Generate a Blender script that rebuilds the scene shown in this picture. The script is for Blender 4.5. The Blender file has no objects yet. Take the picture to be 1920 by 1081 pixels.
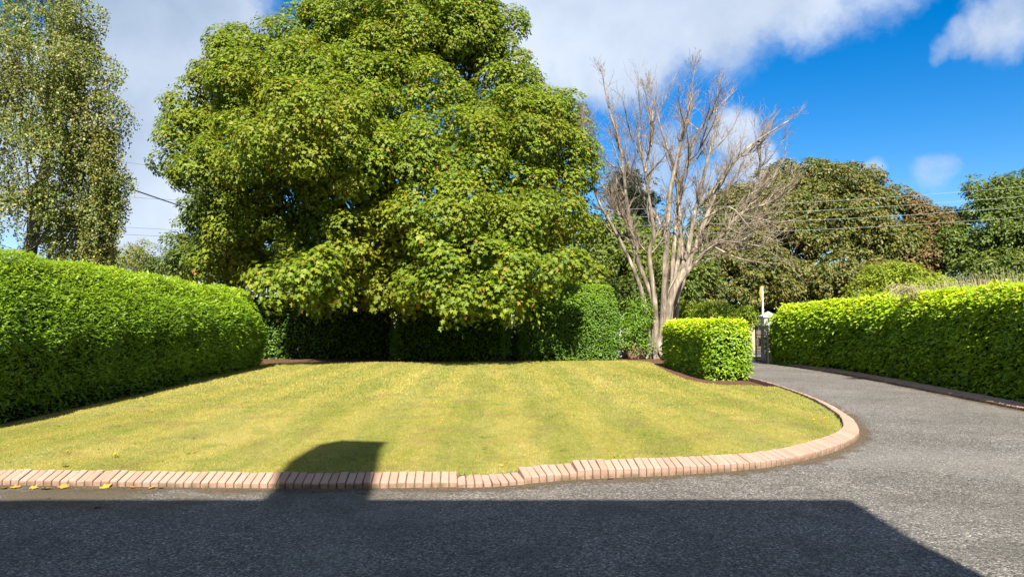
import bpy, bmesh, math, random
import numpy as np
from mathutils import Vector, Matrix

rng = np.random.default_rng(7)
random.seed(7)
C = bpy.context.scene.collection
SC = bpy.context.scene

# ------------------------------------------------------------------ camera, sky, sun, exposure
F, CX, CY, HZ, EYE = 1371.0, 960.0, 540.5, 605.0, 1.6
PITCH = math.atan((HZ - CY) / F)
cam_d = bpy.data.cameras.new('camera')
cam = bpy.data.objects.new('camera', cam_d); C.objects.link(cam)
cam.location = (0, 0, EYE)
cam.rotation_euler = (math.pi / 2 + PITCH, 0, 0)
cam_d.sensor_width = 36.0; cam_d.lens = 36.0 * F / 1920.0
cam_d.clip_start = 0.05; cam_d.clip_end = 3000
SC.camera = cam

SUN_EL, SUN_AZ = math.radians(46), math.radians(-2)   # light travels away from camera, slightly to the left
SC.view_settings.view_transform = 'Standard'
SC.view_settings.look = 'None'
SC.view_settings.gamma = 1.0
SC.view_settings.use_curve_mapping = False
SC.view_settings.exposure = 1.5
SC.render.engine = 'CYCLES'
SC.cycles.use_denoising = True
SC.cycles.denoiser = 'OPENIMAGEDENOISE'
SC.cycles.denoising_input_passes = 'RGB_ALBEDO_NORMAL'
SC.cycles.max_bounces = 6
SC.cycles.diffuse_bounces = 3
SC.cycles.transmission_bounces = 4
SC.cycles.glossy_bounces = 2
SC.cycles.caustics_reflective = False
SC.cycles.caustics_refractive = False

sun_d = bpy.data.lights.new('sun', 'SUN')
sun_d.energy = 4.4; sun_d.angle = math.radians(0.53); sun_d.color = (1.0, 0.94, 0.85)
sun = bpy.data.objects.new('sun', sun_d); C.objects.link(sun)
ldir = Vector((math.sin(SUN_AZ) * math.cos(SUN_EL), math.cos(SUN_AZ) * math.cos(SUN_EL), -math.sin(SUN_EL)))
sun.rotation_euler = ldir.to_track_quat('-Z', 'Y').to_euler()
sun.location = (2, -20, 30)


def at(px, py, Y):
    """world point seen at pixel (px,py) of the 1920x1081 photograph at depth Y"""
    xc, zc = (px - CX) / F, -(py - CY) / F
    yw = math.cos(PITCH) - math.sin(PITCH) * zc
    zw = math.sin(PITCH) + math.cos(PITCH) * zc
    k = Y / yw
    return np.array((xc * k, Y, EYE + zw * k))


class NT:
    """small helper to write node trees"""
    def __init__(s, tree):
        s.t = tree; tree.nodes.clear()

    def n(s, kind, **kw):
        nd = s.t.nodes.new(kind)
        for k, v in kw.items():
            if k.startswith('i_'):
                key = k[2:]
                sock = nd.inputs[int(key)] if key.isdigit() else nd.inputs[key.replace('_', ' ')]
                if isinstance(v, bpy.types.NodeSocket):
                    s.t.links.new(v, sock)
                else:
                    sock.default_value = v
            else:
                setattr(nd, k, v)
        return nd

    def math(s, op, a, b=0.0, c=None, clamp=False):
        nd = s.t.nodes.new('ShaderNodeMath'); nd.operation = op; nd.use_clamp = clamp
        for i, v in enumerate((a, b, c)):
            if v is None: continue
            if isinstance(v, bpy.types.NodeSocket): s.t.links.new(v, nd.inputs[i])
            else: nd.inputs[i].default_value = v
        return nd.outputs[0]

    def mix(s, fac, a, b, blend='MIX'):
        nd = s.t.nodes.new('ShaderNodeMix'); nd.data_type = 'RGBA'; nd.blend_type = blend
        for i, v in ((0, fac), (6, a), (7, b)):
            if isinstance(v, bpy.types.NodeSocket): s.t.links.new(v, nd.inputs[i])
            elif i == 0: nd.inputs[0].default_value = v
            else: nd.inputs[i].default_value = tuple(v) + (1,) if len(v) == 3 else v
        return nd.outputs[2]

    def ramp(s, fac, stops, interp='LINEAR'):
        nd = s.t.nodes.new('ShaderNodeValToRGB'); cr = nd.color_ramp; cr.interpolation = interp
        while len(cr.elements) < len(stops): cr.elements.new(0.5)
        for e, (p, c) in zip(cr.elements, stops):
            e.position = p
            e.color = (c, c, c, 1) if not hasattr(c, '__len__') else tuple(c) + (1,)
        s.t.links.new(fac, nd.inputs[0])
        return nd.outputs[0]

    def noise(s, vec, scale, detail=4, rough=0.55, dist=0.0):
        nd = s.n('ShaderNodeTexNoise', i_Scale=scale, i_Detail=detail, i_Roughness=rough, i_Distortion=dist)
        if vec is not None: s.t.links.new(vec, nd.inputs['Vector'])
        return nd

    def maprange(s, v, a, b, c=0.0, d=1.0, smooth=False):
        nd = s.n('ShaderNodeMapRange')
        nd.interpolation_type = 'SMOOTHSTEP' if smooth else 'LINEAR'
        s.t.links.new(v, nd.inputs[0])
        for i, x in enumerate((a, b, c, d)): nd.inputs[i + 1].default_value = x
        return nd.outputs[0]


# ---- world: Nishita sky with drifting fair-weather cloud
W = bpy.data.worlds.new('World'); SC.world = W; W.use_nodes = True
nt = NT(W.node_tree)
sky = nt.n('ShaderNodeTexSky', sky_type='NISHITA', sun_disc=False)
sky.sun_elevation = SUN_EL
sky.sun_rotation = math.pi + SUN_AZ
sky.air_density = 1.0; sky.dust_density = 0.3; sky.ozone_density = 3.0; sky.altitude = 50
tc = nt.n('ShaderNodeTexCoord')
d = tc.outputs['Generated']
hs = nt.n('ShaderNodeHueSaturation', i_Saturation=1.5, i_Value=1.06, i_Hue=.506, i_Color=sky.outputs[0])
wob = nt.noise(d, 5.0, 6, 0.6)
wv = nt.n('ShaderNodeVectorMath', operation='SUBTRACT'); nt.t.links.new(wob.outputs['Color'], wv.inputs[0]); wv.inputs[1].default_value = (.5, .5, .5)
ws = nt.n('ShaderNodeVectorMath', operation='SCALE'); nt.t.links.new(wv.outputs[0], ws.inputs[0]); ws.inputs['Scale'].default_value = 0.10
wa = nt.n('ShaderNodeVectorMath', operation='ADD'); nt.t.links.new(d, wa.inputs[0]); nt.t.links.new(ws.outputs[0], wa.inputs[1])


def skydir(px, py):
    v = at(px, py, 1.0) - np.array((0, 0, EYE)); return tuple(v / np.linalg.norm(v))


# cloud banks as round puffs on the dome: (direction, angular radius rad, weight)
banks = [(310, -20, .14, 1.0), (250, 120, .12, .95), (400, 60, .07, .8), (300, 330, .085, 1.0), (250, 420, .12, 1.0), (360, 440, .10, .9), (120, 260, .14, .9),
         (1000, -40, .16, 1.0), (1180, 20, .13, 1.0), (1340, -10, .125, .9), (1490, -5, .09, .7), (1110, 100, .06, .8), (1600, -40, .09, .55), (760, -60, .16, .9),
         (1925, -5, .062, .6), (1860, 25, .045, .56), (1805, 55, .032, .5), (1760, 85, .022, .42), (1240, 300, .05, .55), (1375, 275, .04, .62), (1400, 330, .045, .65), (1320, 370, .05, .6), (1200, 340, .05, .6),
         (1640, 312, .024, .62), (1745, 318, .03, .42)]
acc = None
for (px, py, r, w) in banks:
    dt = nt.n('ShaderNodeVectorMath', operation='DISTANCE')
    nt.t.links.new(wa.outputs[0], dt.inputs[0]); dt.inputs[1].default_value = skydir(px, py)
    m = nt.maprange(dt.outputs['Value'], r * 1.25, r * .35, 0, w, True)
    acc = m if acc is None else nt.math('MAXIMUM', acc, m)
# elsewhere: unseen noise cloud on a flat layer, thickened for whiter fill light
sep = nt.n('ShaderNodeSeparateXYZ'); nt.t.links.new(d, sep.inputs[0])
zz = nt.math('MAXIMUM', sep.outputs[2], 0.06)
cx_ = nt.math('DIVIDE', sep.outputs[0], zz); cy_ = nt.math('DIVIDE', sep.outputs[1], zz)
comb = nt.n('ShaderNodeCombineXYZ'); nt.t.links.new(cx_, comb.inputs[0]); nt.t.links.new(cy_, comb.inputs[1])
nA = nt.noise(comb.outputs[0], 0.8, 7, 0.58).outputs['Fac']
behind = nt.maprange(sep.outputs[1], 0.35, -0.1, 0, 1, True)
scat = nt.math('MULTIPLY', nt.maprange(nA, .38, .52, 0, 1.0, True), behind)
fine = nt.noise(wa.outputs[0], 9.0, 8, 0.62).outputs['Fac']
acc2 = nt.math('MAXIMUM', acc, scat)
edge = nt.math('ADD', acc2, nt.math('MULTIPLY', nt.math('SUBTRACT', fine, 0.5), 1.15))
mask = nt.maprange(edge, 0.12, 0.8, 0, 1, True)
mask = nt.math('MULTIPLY', mask, nt.maprange(acc2, 0.02, 0.3, 0, 1, True))
tone = nt.noise(wa.outputs[0], 4.0, 5, 0.5).outputs['Fac']
ccol = nt.ramp(tone, [(0.34, (2.9, 3.65, 4.8)), (0.62, (5.2, 5.8, 6.8))])
mul = nt.n('ShaderNodeMix', data_type='RGBA'); nt.t.links.new(nt.math('MULTIPLY', mask, .96), mul.inputs[0])
nt.t.links.new(hs.outputs[0], mul.inputs[6]); nt.t.links.new(ccol, mul.inputs[7])
bg = nt.n('ShaderNodeBackground', i_Strength=0.055, i_Color=mul.outputs[2])
wo = nt.n('ShaderNodeOutputWorld'); nt.t.links.new(bg.outputs[0], wo.inputs[0])


# ------------------------------------------------------------------ helpers
def tag(o, label=None, cat=None, group=None, kind=None):
    for k, v in (('label', label), ('category', cat), ('group', group), ('kind', kind)):
        if v: o[k] = v
    return o


def empty(name, loc=(0, 0, 0)):
    o = bpy.data.objects.new(name, None); C.objects.link(o); o.location = loc
    o.empty_display_size = 0.2
    return o


def link(name, me, mat=None, parent=None):
    o = bpy.data.objects.new(name, me); C.objects.link(o)
    if mat is not None and not me.materials: me.materials.append(mat)
    if parent is not None:
        o.parent = parent
        o.matrix_parent_inverse = Matrix.Translation(-Vector(parent.location))
    return o


def mesh_np(name, V, faces_idx, counts, tint=None, smooth=False):
    """V (n,3); flat loop vertex indices; loops per face"""
    me = bpy.data.meshes.new(name)
    V = np.ascontiguousarray(V, dtype=np.float32); faces_idx = np.ascontiguousarray(faces_idx, dtype=np.int32)
    counts = np.ascontiguousarray(counts, dtype=np.int32)
    me.vertices.add(len(V)); me.vertices.foreach_set('co', V.ravel())
    me.loops.add(len(faces_idx)); me.loops.foreach_set('vertex_index', faces_idx)
    me.polygons.add(len(counts))
    st = np.zeros(len(counts), np.int32); st[1:] = np.cumsum(counts)[:-1]
    me.polygons.foreach_set('loop_start', st); me.polygons.foreach_set('loop_total', counts)
    if smooth: me.polygons.foreach_set('use_smooth', np.ones(len(counts), dtype=bool))
    me.update(calc_edges=True)
    if tint is not None:
        a = me.attributes.new('tint', 'FLOAT', 'FACE'); a.data.foreach_set('value', np.ascontiguousarray(tint, dtype=np.float32))
    return me


def ground_pt(px, py, z):
    v = at(px, py, 10.0) - np.array((0, 0, EYE)); s = (z - EYE) / v[2]
    return np.array((0, 0, EYE)) + v * s


def unit(v):
    return v / np.maximum(np.linalg.norm(v, axis=-1, keepdims=True), 1e-9)


def rand_dir(n):
    return unit(rng.normal(size=(n, 3)))


# leaf templates: verts (x side, y tip, z normal), faces
def T_(verts, faces): return np.array(verts, float), faces
RHOMB = T_([(0, 0, 0), (.27, .45, .06), (0, 1, -.05), (-.27, .45, .06)], [(0, 1, 2), (0, 2, 3)])
OVAL = T_([(0, 0, 0), (.2, .28, .05), (.22, .62, .04), (0, 1, -.1), (-.22, .62, .04), (-.2, .28, .05)], [(0, 1, 2, 3), (0, 3, 4, 5)])
MAPLE = T_([(0, 0, 0), (.42, .02, .04), (.24, .26, .02), (.58, .52, -.02), (.2, .62, .0), (0, 1.02, -.14), (-.2, .62, 0), (-.58, .52, -.02), (-.24, .26, .02), (-.42, .02, .04)],
           [(0, 1, 2, 3, 4, 5), (0, 5, 6, 7, 8, 9)])
SPRIG = T_([(0, 0, 0), (.2, .3, .03), (.08, .62, 0), (-.05, .25, .02), (0, .3, .1), (.16, .66, .14), (0, 1, .05), (-.16, .62, .14)], [(0, 1, 2, 3), (4, 5, 6, 7)])
TRILOBE = T_([(0, 0, 0), (.5, .36, .03), (.17, .55, .02), (0, 1, -.12), (-.17, .55, .02), (-.5, .36, .03)], [(0, 1, 2, 3), (0, 3, 4, 5)])
NEEDLE = T_([(-.05, 0, 0), (.05, 0, 0), (0, 1, 0)], [(0, 1, 2)])
TUFT = T_([(-.12, 0, 0), (.12, 0, 0), (.3, .8, .1), (-.02, .15, 0), (0, 1, -.05), (.05, .1, 0), (-.34, .75, .08), (-.1, .05, 0)], [(0, 1, 2), (0, 3, 4, 5), (0, 6, 7)])


def leaf_mesh(name, P, N, T, S, tmpl, tint=None, widthscale=None):
    tv, tf = tmpl
    n, k = len(P), len(tv)
    Z = unit(N); Yv = unit(T - (T * Z).sum(1, keepdims=True) * Z); X = np.cross(Yv, Z)
    S = np.broadcast_to(np.asarray(S, float), (n,))
    ws = np.ones(n) if widthscale is None else widthscale
    loc = tv[None, :, :] * S[:, None, None]
    V = P[:, None, :] + (loc[..., 0] * ws[:, None])[..., None] * X[:, None, :] + loc[..., 1:2] * Yv[:, None, :] + loc[..., 2:3] * Z[:, None, :]
    flat = np.concatenate([np.array(f) for f in tf]); cnt = np.array([len(f) for f in tf])
    idx = (flat[None, :] + (np.arange(n) * k)[:, None]).ravel()
    counts = np.tile(cnt, n)
    if tint is None: tint = rng.random(n)
    return mesh_np(name, V.reshape(-1, 3), idx, counts, np.repeat(tint, len(tf)))


class Tubes:
    def __init__(s): s.V, s.I, s.n = [], [], 0

    def add(s, pts, rad, sides=6, cap=True):
        pts = np.asarray(pts, float); m = len(pts)
        rad = np.broadcast_to(np.asarray(rad, float), (m,))
        tan = unit(np.gradient(pts, axis=0))
        ref = np.array((0.31, .9, .2)) if abs(tan[:, 2]).mean() > .5 else np.array((0, 0.1, 1.0))
        A = unit(np.cross(tan, ref)); B = np.cross(tan, A)
        a = np.arange(sides) * 2 * math.pi / sides
        V = pts[:, None, :] + rad[:, None, None] * (np.cos(a)[None, :, None] * A[:, None, :] + np.sin(a)[None, :, None] * B[:, None, :])
        i, j = np.meshgrid(np.arange(m - 1), np.arange(sides), indexing='ij')
        j2 = (j + 1) % sides
        q = np.stack([i * sides + j, i * sides + j2, (i + 1) * sides + j2, (i + 1) * sides + j], -1).reshape(-1, 4) + s.n
        s.V.append(V.reshape(-1, 3)); s.I.append(q); s.n += m * sides

    def mesh(s, name, smooth=True):
        V = np.concatenate(s.V); I = np.concatenate(s.I)
        return mesh_np(name, V, I.ravel(), np.full(len(I), 4), None, smooth)


class MB:
    """boxes / prisms collected into one mesh"""
    def __init__(s): s.bm = bmesh.new()

    def box(s, x0, x1, y0, y1, z0, z1):
        vs = [s.bm.verts.new(p) for p in ((x0, y0, z0), (x1, y0, z0), (x1, y1, z0), (x0, y1, z0), (x0, y0, z1), (x1, y0, z1), (x1, y1, z1), (x0, y1, z1))]
        for f in ((3, 2, 1, 0), (4, 5, 6, 7), (0, 1, 5, 4), (1, 2, 6, 5), (2, 3, 7, 6), (3, 0, 4, 7)): s.bm.faces.new([vs[i] for i in f])
        return s

    def poly(s, verts, faces):
        vs = [s.bm.verts.new(p) for p in verts]
        for f in faces: s.bm.faces.new([vs[i] for i in f])
        return s

    def bevel(s, w, seg=1):
        bmesh.ops.bevel(s.bm, geom=list(s.bm.edges), offset=w, segments=seg, affect='EDGES', profile=.5); return s

    def build(s, name, mat, parent=None):
        bmesh.ops.recalc_face_normals(s.bm, faces=list(s.bm.faces))
        me = bpy.data.meshes.new(name); s.bm.to_mesh(me); s.bm.free()
        return link(name, me, mat, parent)


# ------------------------------------------------------------------ materials
def new_mat(name):
    m = bpy.data.materials.new(name); m.use_nodes = True
    return m, NT(m.node_tree)


def leaf_mat(name, stops, patch=None, patch_scale=.5, trans=.35, rough=.5, spec=.35, patch_amt=.6):
    """stops: colours over the per-leaf random value; patch: a second colour that shows in clumps"""
    m, t = new_mat(name)
    at_ = t.n('ShaderNodeAttribute', attribute_name='tint')
    col = t.ramp(at_.outputs['Fac'], stops)
    geo = t.n('ShaderNodeNewGeometry')
    if patch is not None:
        nz = t.noise(geo.outputs['Position'], patch_scale, 3, .6).outputs['Fac']
        f = t.math('MULTIPLY', t.maprange(nz, .48, .66, 0, 1, True), patch_amt)
        col = t.mix(f, col, patch)
    nv = t.noise(geo.outputs['Position'], 1.7, 2, .5).outputs['Fac']
    val = t.maprange(nv, .3, .7, .82, 1.18)
    hsv = t.n('ShaderNodeHueSaturation', i_Color=col); t.t.links.new(val, hsv.inputs['Value'])
    col = hsv.outputs[0]
    pb = t.n('ShaderNodeBsdfPrincipled', i_Base_Color=col, i_Roughness=rough)
    pb.inputs['Specular IOR Level'].default_value = spec
    tcol = t.mix(1.0, col, (1.0, 1.0, .45), 'MULTIPLY')
    tb = t.n('ShaderNodeBsdfTranslucent', i_Color=tcol)
    mx = t.n('ShaderNodeMixShader', i_0=trans); t.t.links.new(pb.outputs[0], mx.inputs[1]); t.t.links.new(tb.outputs[0], mx.inputs[2])
    o = t.n('ShaderNodeOutputMaterial'); t.t.links.new(mx.outputs[0], o.inputs[0])
    return m


def solid_mat(name, col, rough=.8, spec=.3, var=.25, scale=6.0, bump=0.0, bscale=30, metallic=0.0, coords='Object'):
    m, t = new_mat(name)
    tcn = t.n('ShaderNodeTexCoord'); v = tcn.outputs[coords]
    nz = t.noise(v, scale, 5, .6).outputs['Fac']
    c0 = [c * (1 - var) for c in col]; c1 = [min(1, c * (1 + var)) for c in col]
    cc = t.ramp(nz, [(.3, c0), (.7, c1)])
    pb = t.n('ShaderNodeBsdfPrincipled', i_Base_Color=cc, i_Roughness=rough, i_Metallic=metallic)
    pb.inputs['Specular IOR Level'].default_value = spec
    if bump:
        bz = t.noise(v, bscale, 4, .65).outputs['Fac']
        b = t.n('ShaderNodeBump', i_Strength=bump, i_Distance=.02); t.t.links.new(bz, b.inputs['Height'])
        t.t.links.new(b.outputs[0], pb.inputs['Normal'])
    o = t.n('ShaderNodeOutputMaterial'); t.t.links.new(pb.outputs[0], o.inputs[0])
    return m


def bark_mat(name, dark, light, scale=9.0):
    m, t = new_mat(name)
    geo = t.n('ShaderNodeNewGeometry')
    mp = t.n('ShaderNodeMapping'); t.t.links.new(geo.outputs['Position'], mp.inputs['Vector']); mp.inputs['Scale'].default_value = (1, 1, .18)
    nz = t.noise(mp.outputs[0], scale, 6, .7, .6).outputs['Fac']
    n2 = t.noise(geo.outputs['Position'], 2.2, 3, .5).outputs['Fac']
    f = t.math('ADD', t.math('MULTIPLY', nz, .75), t.math('MULTIPLY', n2, .25))
    col = t.ramp(f, [(.36, dark), (.54, [(a + b) / 2 for a, b in zip(dark, light)]), (.62, light)])
    pb = t.n('ShaderNodeBsdfPrincipled', i_Base_Color=col, i_Roughness=.9)
    pb.inputs['Specular IOR Level'].default_value = .15
    b = t.n('ShaderNodeBump', i_Strength=.8, i_Distance=.04); t.t.links.new(nz, b.inputs['Height']); t.t.links.new(b.outputs[0], pb.inputs['Normal'])
    o = t.n('ShaderNodeOutputMaterial'); t.t.links.new(pb.outputs[0], o.inputs[0])
    return m


M = {}
M['hedge_left'] = leaf_mat('privet_leaf', [(0, (.09, .17, .012)), (.45, (.175, .305, .014)), (.8, (.30, .44, .018)), (1, (.43, .53, .025))], (.245, .37, .014), .35, .42, .45, .4)
M['hedge_right'] = leaf_mat('laurel_leaf', [(0, (.10, .20, .014)), (.4, (.20, .34, .012)), (.72, (.38, .52, .010)), (1, (.64, .66, .012))], (.30, .44, .008), .5, .42, .45, .35)
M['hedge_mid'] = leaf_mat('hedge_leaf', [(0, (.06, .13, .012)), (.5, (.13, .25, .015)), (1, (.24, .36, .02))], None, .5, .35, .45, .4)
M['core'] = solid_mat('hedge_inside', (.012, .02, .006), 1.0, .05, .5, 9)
M['sycamore'] = leaf_mat('sycamore_leaf', [(0, (.095, .155, .012)), (.45, (.16, .23, .016)), (.9, (.245, .30, .02)), (.97, (.31, .28, .03)), (1, (.36, .18, .04))], (.245, .25, .02), .3, .38, .5, .25)
M['birch'] = leaf_mat('birch_leaf', [(0, (.08, .125, .022)), (.5, (.16, .205, .036)), (.88, (.26, .275, .06)), (1, (.42, .30, .07))], (.25, .23, .05), .45, .35, .45, .4)
M['tree_olive'] = leaf_mat('olive_brown_leaf', [(0, (.055, .09, .018)), (.5, (.125, .15, .028)), (.85, (.21, .185, .042)), (1, (.29, .18, .05))], (.18, .15, .038), .16, .3, .5, .3, .5)
M['tree_red'] = leaf_mat('russet_leaf', [(0, (.06, .08, .022)), (.5, (.13, .12, .032)), (1, (.25, .13, .045))], (.19, .115, .04), .3, .3, .5, .3)
M['tree_green'] = leaf_mat('dark_green_leaf', [(0, (.05, .09, .014)), (.5, (.095, .145, .02)), (1, (.17, .205, .028))], (.15, .165, .03), .3, .3, .5, .3)
M['shrub_lime'] = leaf_mat('lime_leaf', [(0, (.13, .19, .012)), (.5, (.24, .31, .016)), (1, (.34, .38, .03))], None, .3, .4, .5, .3)
M['conifer'] = leaf_mat('conifer_needle', [(0, (.015, .035, .016)), (.6, (.03, .058, .024)), (1, (.06, .085, .03))], None, .3, .15, .6, .25)
M['dry'] = leaf_mat('dry_grass', [(0, (.20, .18, .08)), (.5, (.34, .29, .15)), (1, (.46, .40, .24))], None, .3, .3, .7, .2)
M['bark_bare'] = bark_mat('weathered_bark', (.055, .042, .032), (.46, .385, .285), 5.0)
M['twig_bare'] = solid_mat('bare_twig', (.28, .22, .165), .85, .2, .35, 1.2)
M['bark_dark'] = bark_mat('dark_bark', (.03, .022, .016), (.13, .10, .075))
M['bark_birch'] = bark_mat('birch_bark', (.10, .085, .07), (.52, .47, .40), 5)
M['soil'] = solid_mat('soil', (.115, .062, .038), 1.0, .1, .45, 12, .8, 60)
M['terrain'] = solid_mat('rough_ground', (.05, .065, .02), 1.0, .1, .4, 1.5)
M['white_wall'] = solid_mat('white_render', (.40, .40, .38), .85, .2, .08, 4, .2, 80)
M['beige_wall'] = solid_mat('beige_stone', (.42, .33, .23), .9, .2, .25, 5, .5, 30)
M['iron'] = solid_mat('black_iron', (.018, .017, .018), .45, .5, .2, 10)
M['road'] = solid_mat('public_road', (.20, .195, .19), .9, .2, .12, 8, .3, 90)
M['paving'] = solid_mat('footpath_concrete', (.40, .39, .37), .9, .2, .1, 6, .3, 60)
M['sign_yellow'] = solid_mat('sign_yellow', (.70, .40, .012), .45, .4, .06, 4)
M['sign_black'] = solid_mat('sign_black', (.02, .02, .02), .5, .4, .1, 4)
M['pole'] = solid_mat('grey_pole', (.62, .62, .60), .6, .4, .08, 5)
M['wire'] = solid_mat('wire_black', (.03, .03, .032), .6, .3, .1, 5)
M['wire_pale'] = solid_mat('wire_pale', (.30, .34, .33), .5, .4, .1, 5)
M['rock'] = solid_mat('reddish_rock', (.17, .10, .07), .95, .2, .3, 7, .9, 14)
M['mortar'] = solid_mat('kerb_mortar', (.12, .085, .06), 1.0, .1, .4, 18, .6, 90)
M['render'] = solid_mat('house_render', (.55, .52, .46), .9, .2, .08, 3, .2, 60)
M['slate'] = solid_mat('roof_slate', (.06, .06, .065), .7, .3, .25, 5, .5, 20)
M['chimney'] = solid_mat('chimney_brick', (.32, .16, .11), .9, .2, .25, 8, .5, 30)
M['glass'] = solid_mat('window_glass', (.03, .035, .04), .08, .6, .1, 1)
M['door'] = solid_mat('door_paint', (.10, .03, .025), .4, .4, .1, 3)


def make_tarmac():
    m, t = new_mat('tarmac')
    geo = t.n('ShaderNodeNewGeometry'); p = geo.outputs['Position']
    v = t.n('ShaderNodeTexVoronoi', i_Scale=74.0, i_Randomness=1.0); t.t.links.new(p, v.inputs['Vector'])
    spk = t.n('ShaderNodeSeparateColor'); t.t.links.new(v.outputs['Color'], spk.inputs[0])
    g = t.ramp(spk.outputs[0], [(0, .045), (.3, .09), (.7, .165), (.92, .25), (1, .42)])
    n1 = t.noise(p, .55, 5, .6).outputs['Fac']; n2 = t.noise(p, 4.0, 5, .65).outputs['Fac']
    k = t.math('MULTIPLY', t.maprange(n1, .3, .7, .78, 1.2), t.maprange(n2, .25, .75, .82, 1.16))
    kk = t.n('ShaderNodeCombineColor');
    for i in range(3): t.t.links.new(k, kk.inputs[i])
    col = t.mix(1.0, g, kk.outputs[0], 'MULTIPLY')
    col = t.mix(1.0, col, (1.0, .91, .785), 'MULTIPLY')
    # dirt and moss washed along the edging: brown stain patches
    sx = t.n('ShaderNodeSeparateXYZ'); t.t.links.new(p, sx.inputs[0])
    n3 = t.noise(p, 1.4, 6, .65).outputs['Fac']
    near_kerb = t.math('MULTIPLY', t.maprange(sx.outputs[1], 5.6, 7.0, 0, 1, True), t.maprange(sx.outputs[0], 0.5, -4.0, 0.15, 1, True))
    st = t.math('MULTIPLY', near_kerb, t.maprange(n3, .34, .54, 0, .92, True))
    st = t.math('MULTIPLY', st, t.maprange(sx.outputs[1], 9, 7.6, 0, 1, True))
    col = t.mix(st, col, (.085, .066, .036))
    # dusty, paler strips where cars run and a few pale scuffs
    n5 = t.noise(p, .35, 3, .5, 1.2).outputs['Fac']
    col = t.mix(t.maprange(n5, .52, .68, 0, .35, True), col, (.20, .185, .16))
    # damp dark blotches on the forecourt
    n4 = t.noise(p, .9, 4, .6, .5).outputs['Fac']
    dm = t.math('MULTIPLY', t.maprange(n4, .50, .66, 0, .6, True), t.maprange(sx.outputs[1], 9, 5, 0, 1, True))
    col = t.mix(dm, col, (.065, .062, .05))
    pb = t.n('ShaderNodeBsdfPrincipled', i_Base_Color=col, i_Roughness=.82)
    pb.inputs['Specular IOR Level'].default_value = .3
    bh = t.math('ADD', t.math('MULTIPLY', v.outputs['Distance'], -1.0), t.math('MULTIPLY', t.noise(p, 240, 3, .6).outputs['Fac'], .4))
    b = t.n('ShaderNodeBump', i_Strength=.9, i_Distance=.010); t.t.links.new(bh, b.inputs['Height']); t.t.links.new(b.outputs[0], pb.inputs['Normal'])
    o = t.n('ShaderNodeOutputMaterial'); t.t.links.new(pb.outputs[0], o.inputs[0])
    return m


def grass_color(t, p):
    """patchy late-summer lawn with mower stripes that run away from the house"""
    sx = t.n('ShaderNodeSeparateXYZ'); t.t.links.new(p, sx.inputs[0])
    mp = t.n('ShaderNodeMapping'); t.t.links.new(p, mp.inputs['Vector']); mp.inputs['Scale'].default_value = (1, .28, 1)
    n1 = t.noise(mp.outputs[0], .6, 4, .55).outputs['Fac']
    n2 = t.noise(mp.outputs[0], 3.2, 6, .7).outputs['Fac']
    n3 = t.noise(p, 16.0, 4, .65).outputs['Fac']
    mixn = t.math('ADD', t.math('MULTIPLY', n1, .36), t.math('ADD', t.math('MULTIPLY', n2, .26), t.math('MULTIPLY', n3, .38)))
    col = t.ramp(mixn, [(.34, (.17, .18, .026)), (.43, (.245, .225, .038)), (.51, (.315, .27, .058)), (.59, (.37, .30, .085)), (.67, (.41, .315, .12))])
    nb = t.noise(p, 1.3, 5, .65).outputs['Fac']
    col = t.mix(t.maprange(nb, .50, .66, 0, .5, True), col, (.235, .17, .06))        # thin, drier patches
    ng = t.noise(p, 2.3, 4, .6).outputs['Fac']
    col = t.mix(t.maprange(ng, .56, .70, 0, .6, True), col, (.15, .20, .03))         # greener tufts
    warp = t.math('ADD', sx.outputs[0], t.math('MULTIPLY', t.math('SUBTRACT', t.noise(p, .5, 2, .5).outputs['Fac'], .5), .9))
    warp = t.math('ADD', warp, t.math('MULTIPLY', sx.outputs[1], .03))
    s = t.math('SINE', t.math('MULTIPLY', warp, math.pi / .62))
    s2 = t.maprange(s, -.4, .4, .95, 1.045, True)
    k = t.n('ShaderNodeCombineColor')
    for i in range(3): t.t.links.new(s2, k.inputs[i])
    t.t.links.new(t.maprange(s, -.4, .4, .89, 1.055, True), k.inputs[0])
    return t.mix(1.0, t.mix(1.0, col, k.outputs[0], 'MULTIPLY'), (1.0, 1.025, 1.14), 'MULTIPLY')


def make_lawn():
    m, t = new_mat('lawn_ground')
    geo = t.n('ShaderNodeNewGeometry'); p = geo.outputs['Position']
    col = t.mix(1.0, grass_color(t, p), (.8, .8, .75), 'MULTIPLY')
    pb = t.n('ShaderNodeBsdfPrincipled', i_Base_Color=col, i_Roughness=.95)
    pb.inputs['Specular IOR Level'].default_value = .1
    nb = t.noise(p, 45, 4, .7).outputs['Fac']
    b = t.n('ShaderNodeBump', i_Strength=.7, i_Distance=.03); t.t.links.new(nb, b.inputs['Height']); t.t.links.new(b.outputs[0], pb.inputs['Normal'])
    o = t.n('ShaderNodeOutputMaterial'); t.t.links.new(pb.outputs[0], o.inputs[0])
    return m


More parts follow.
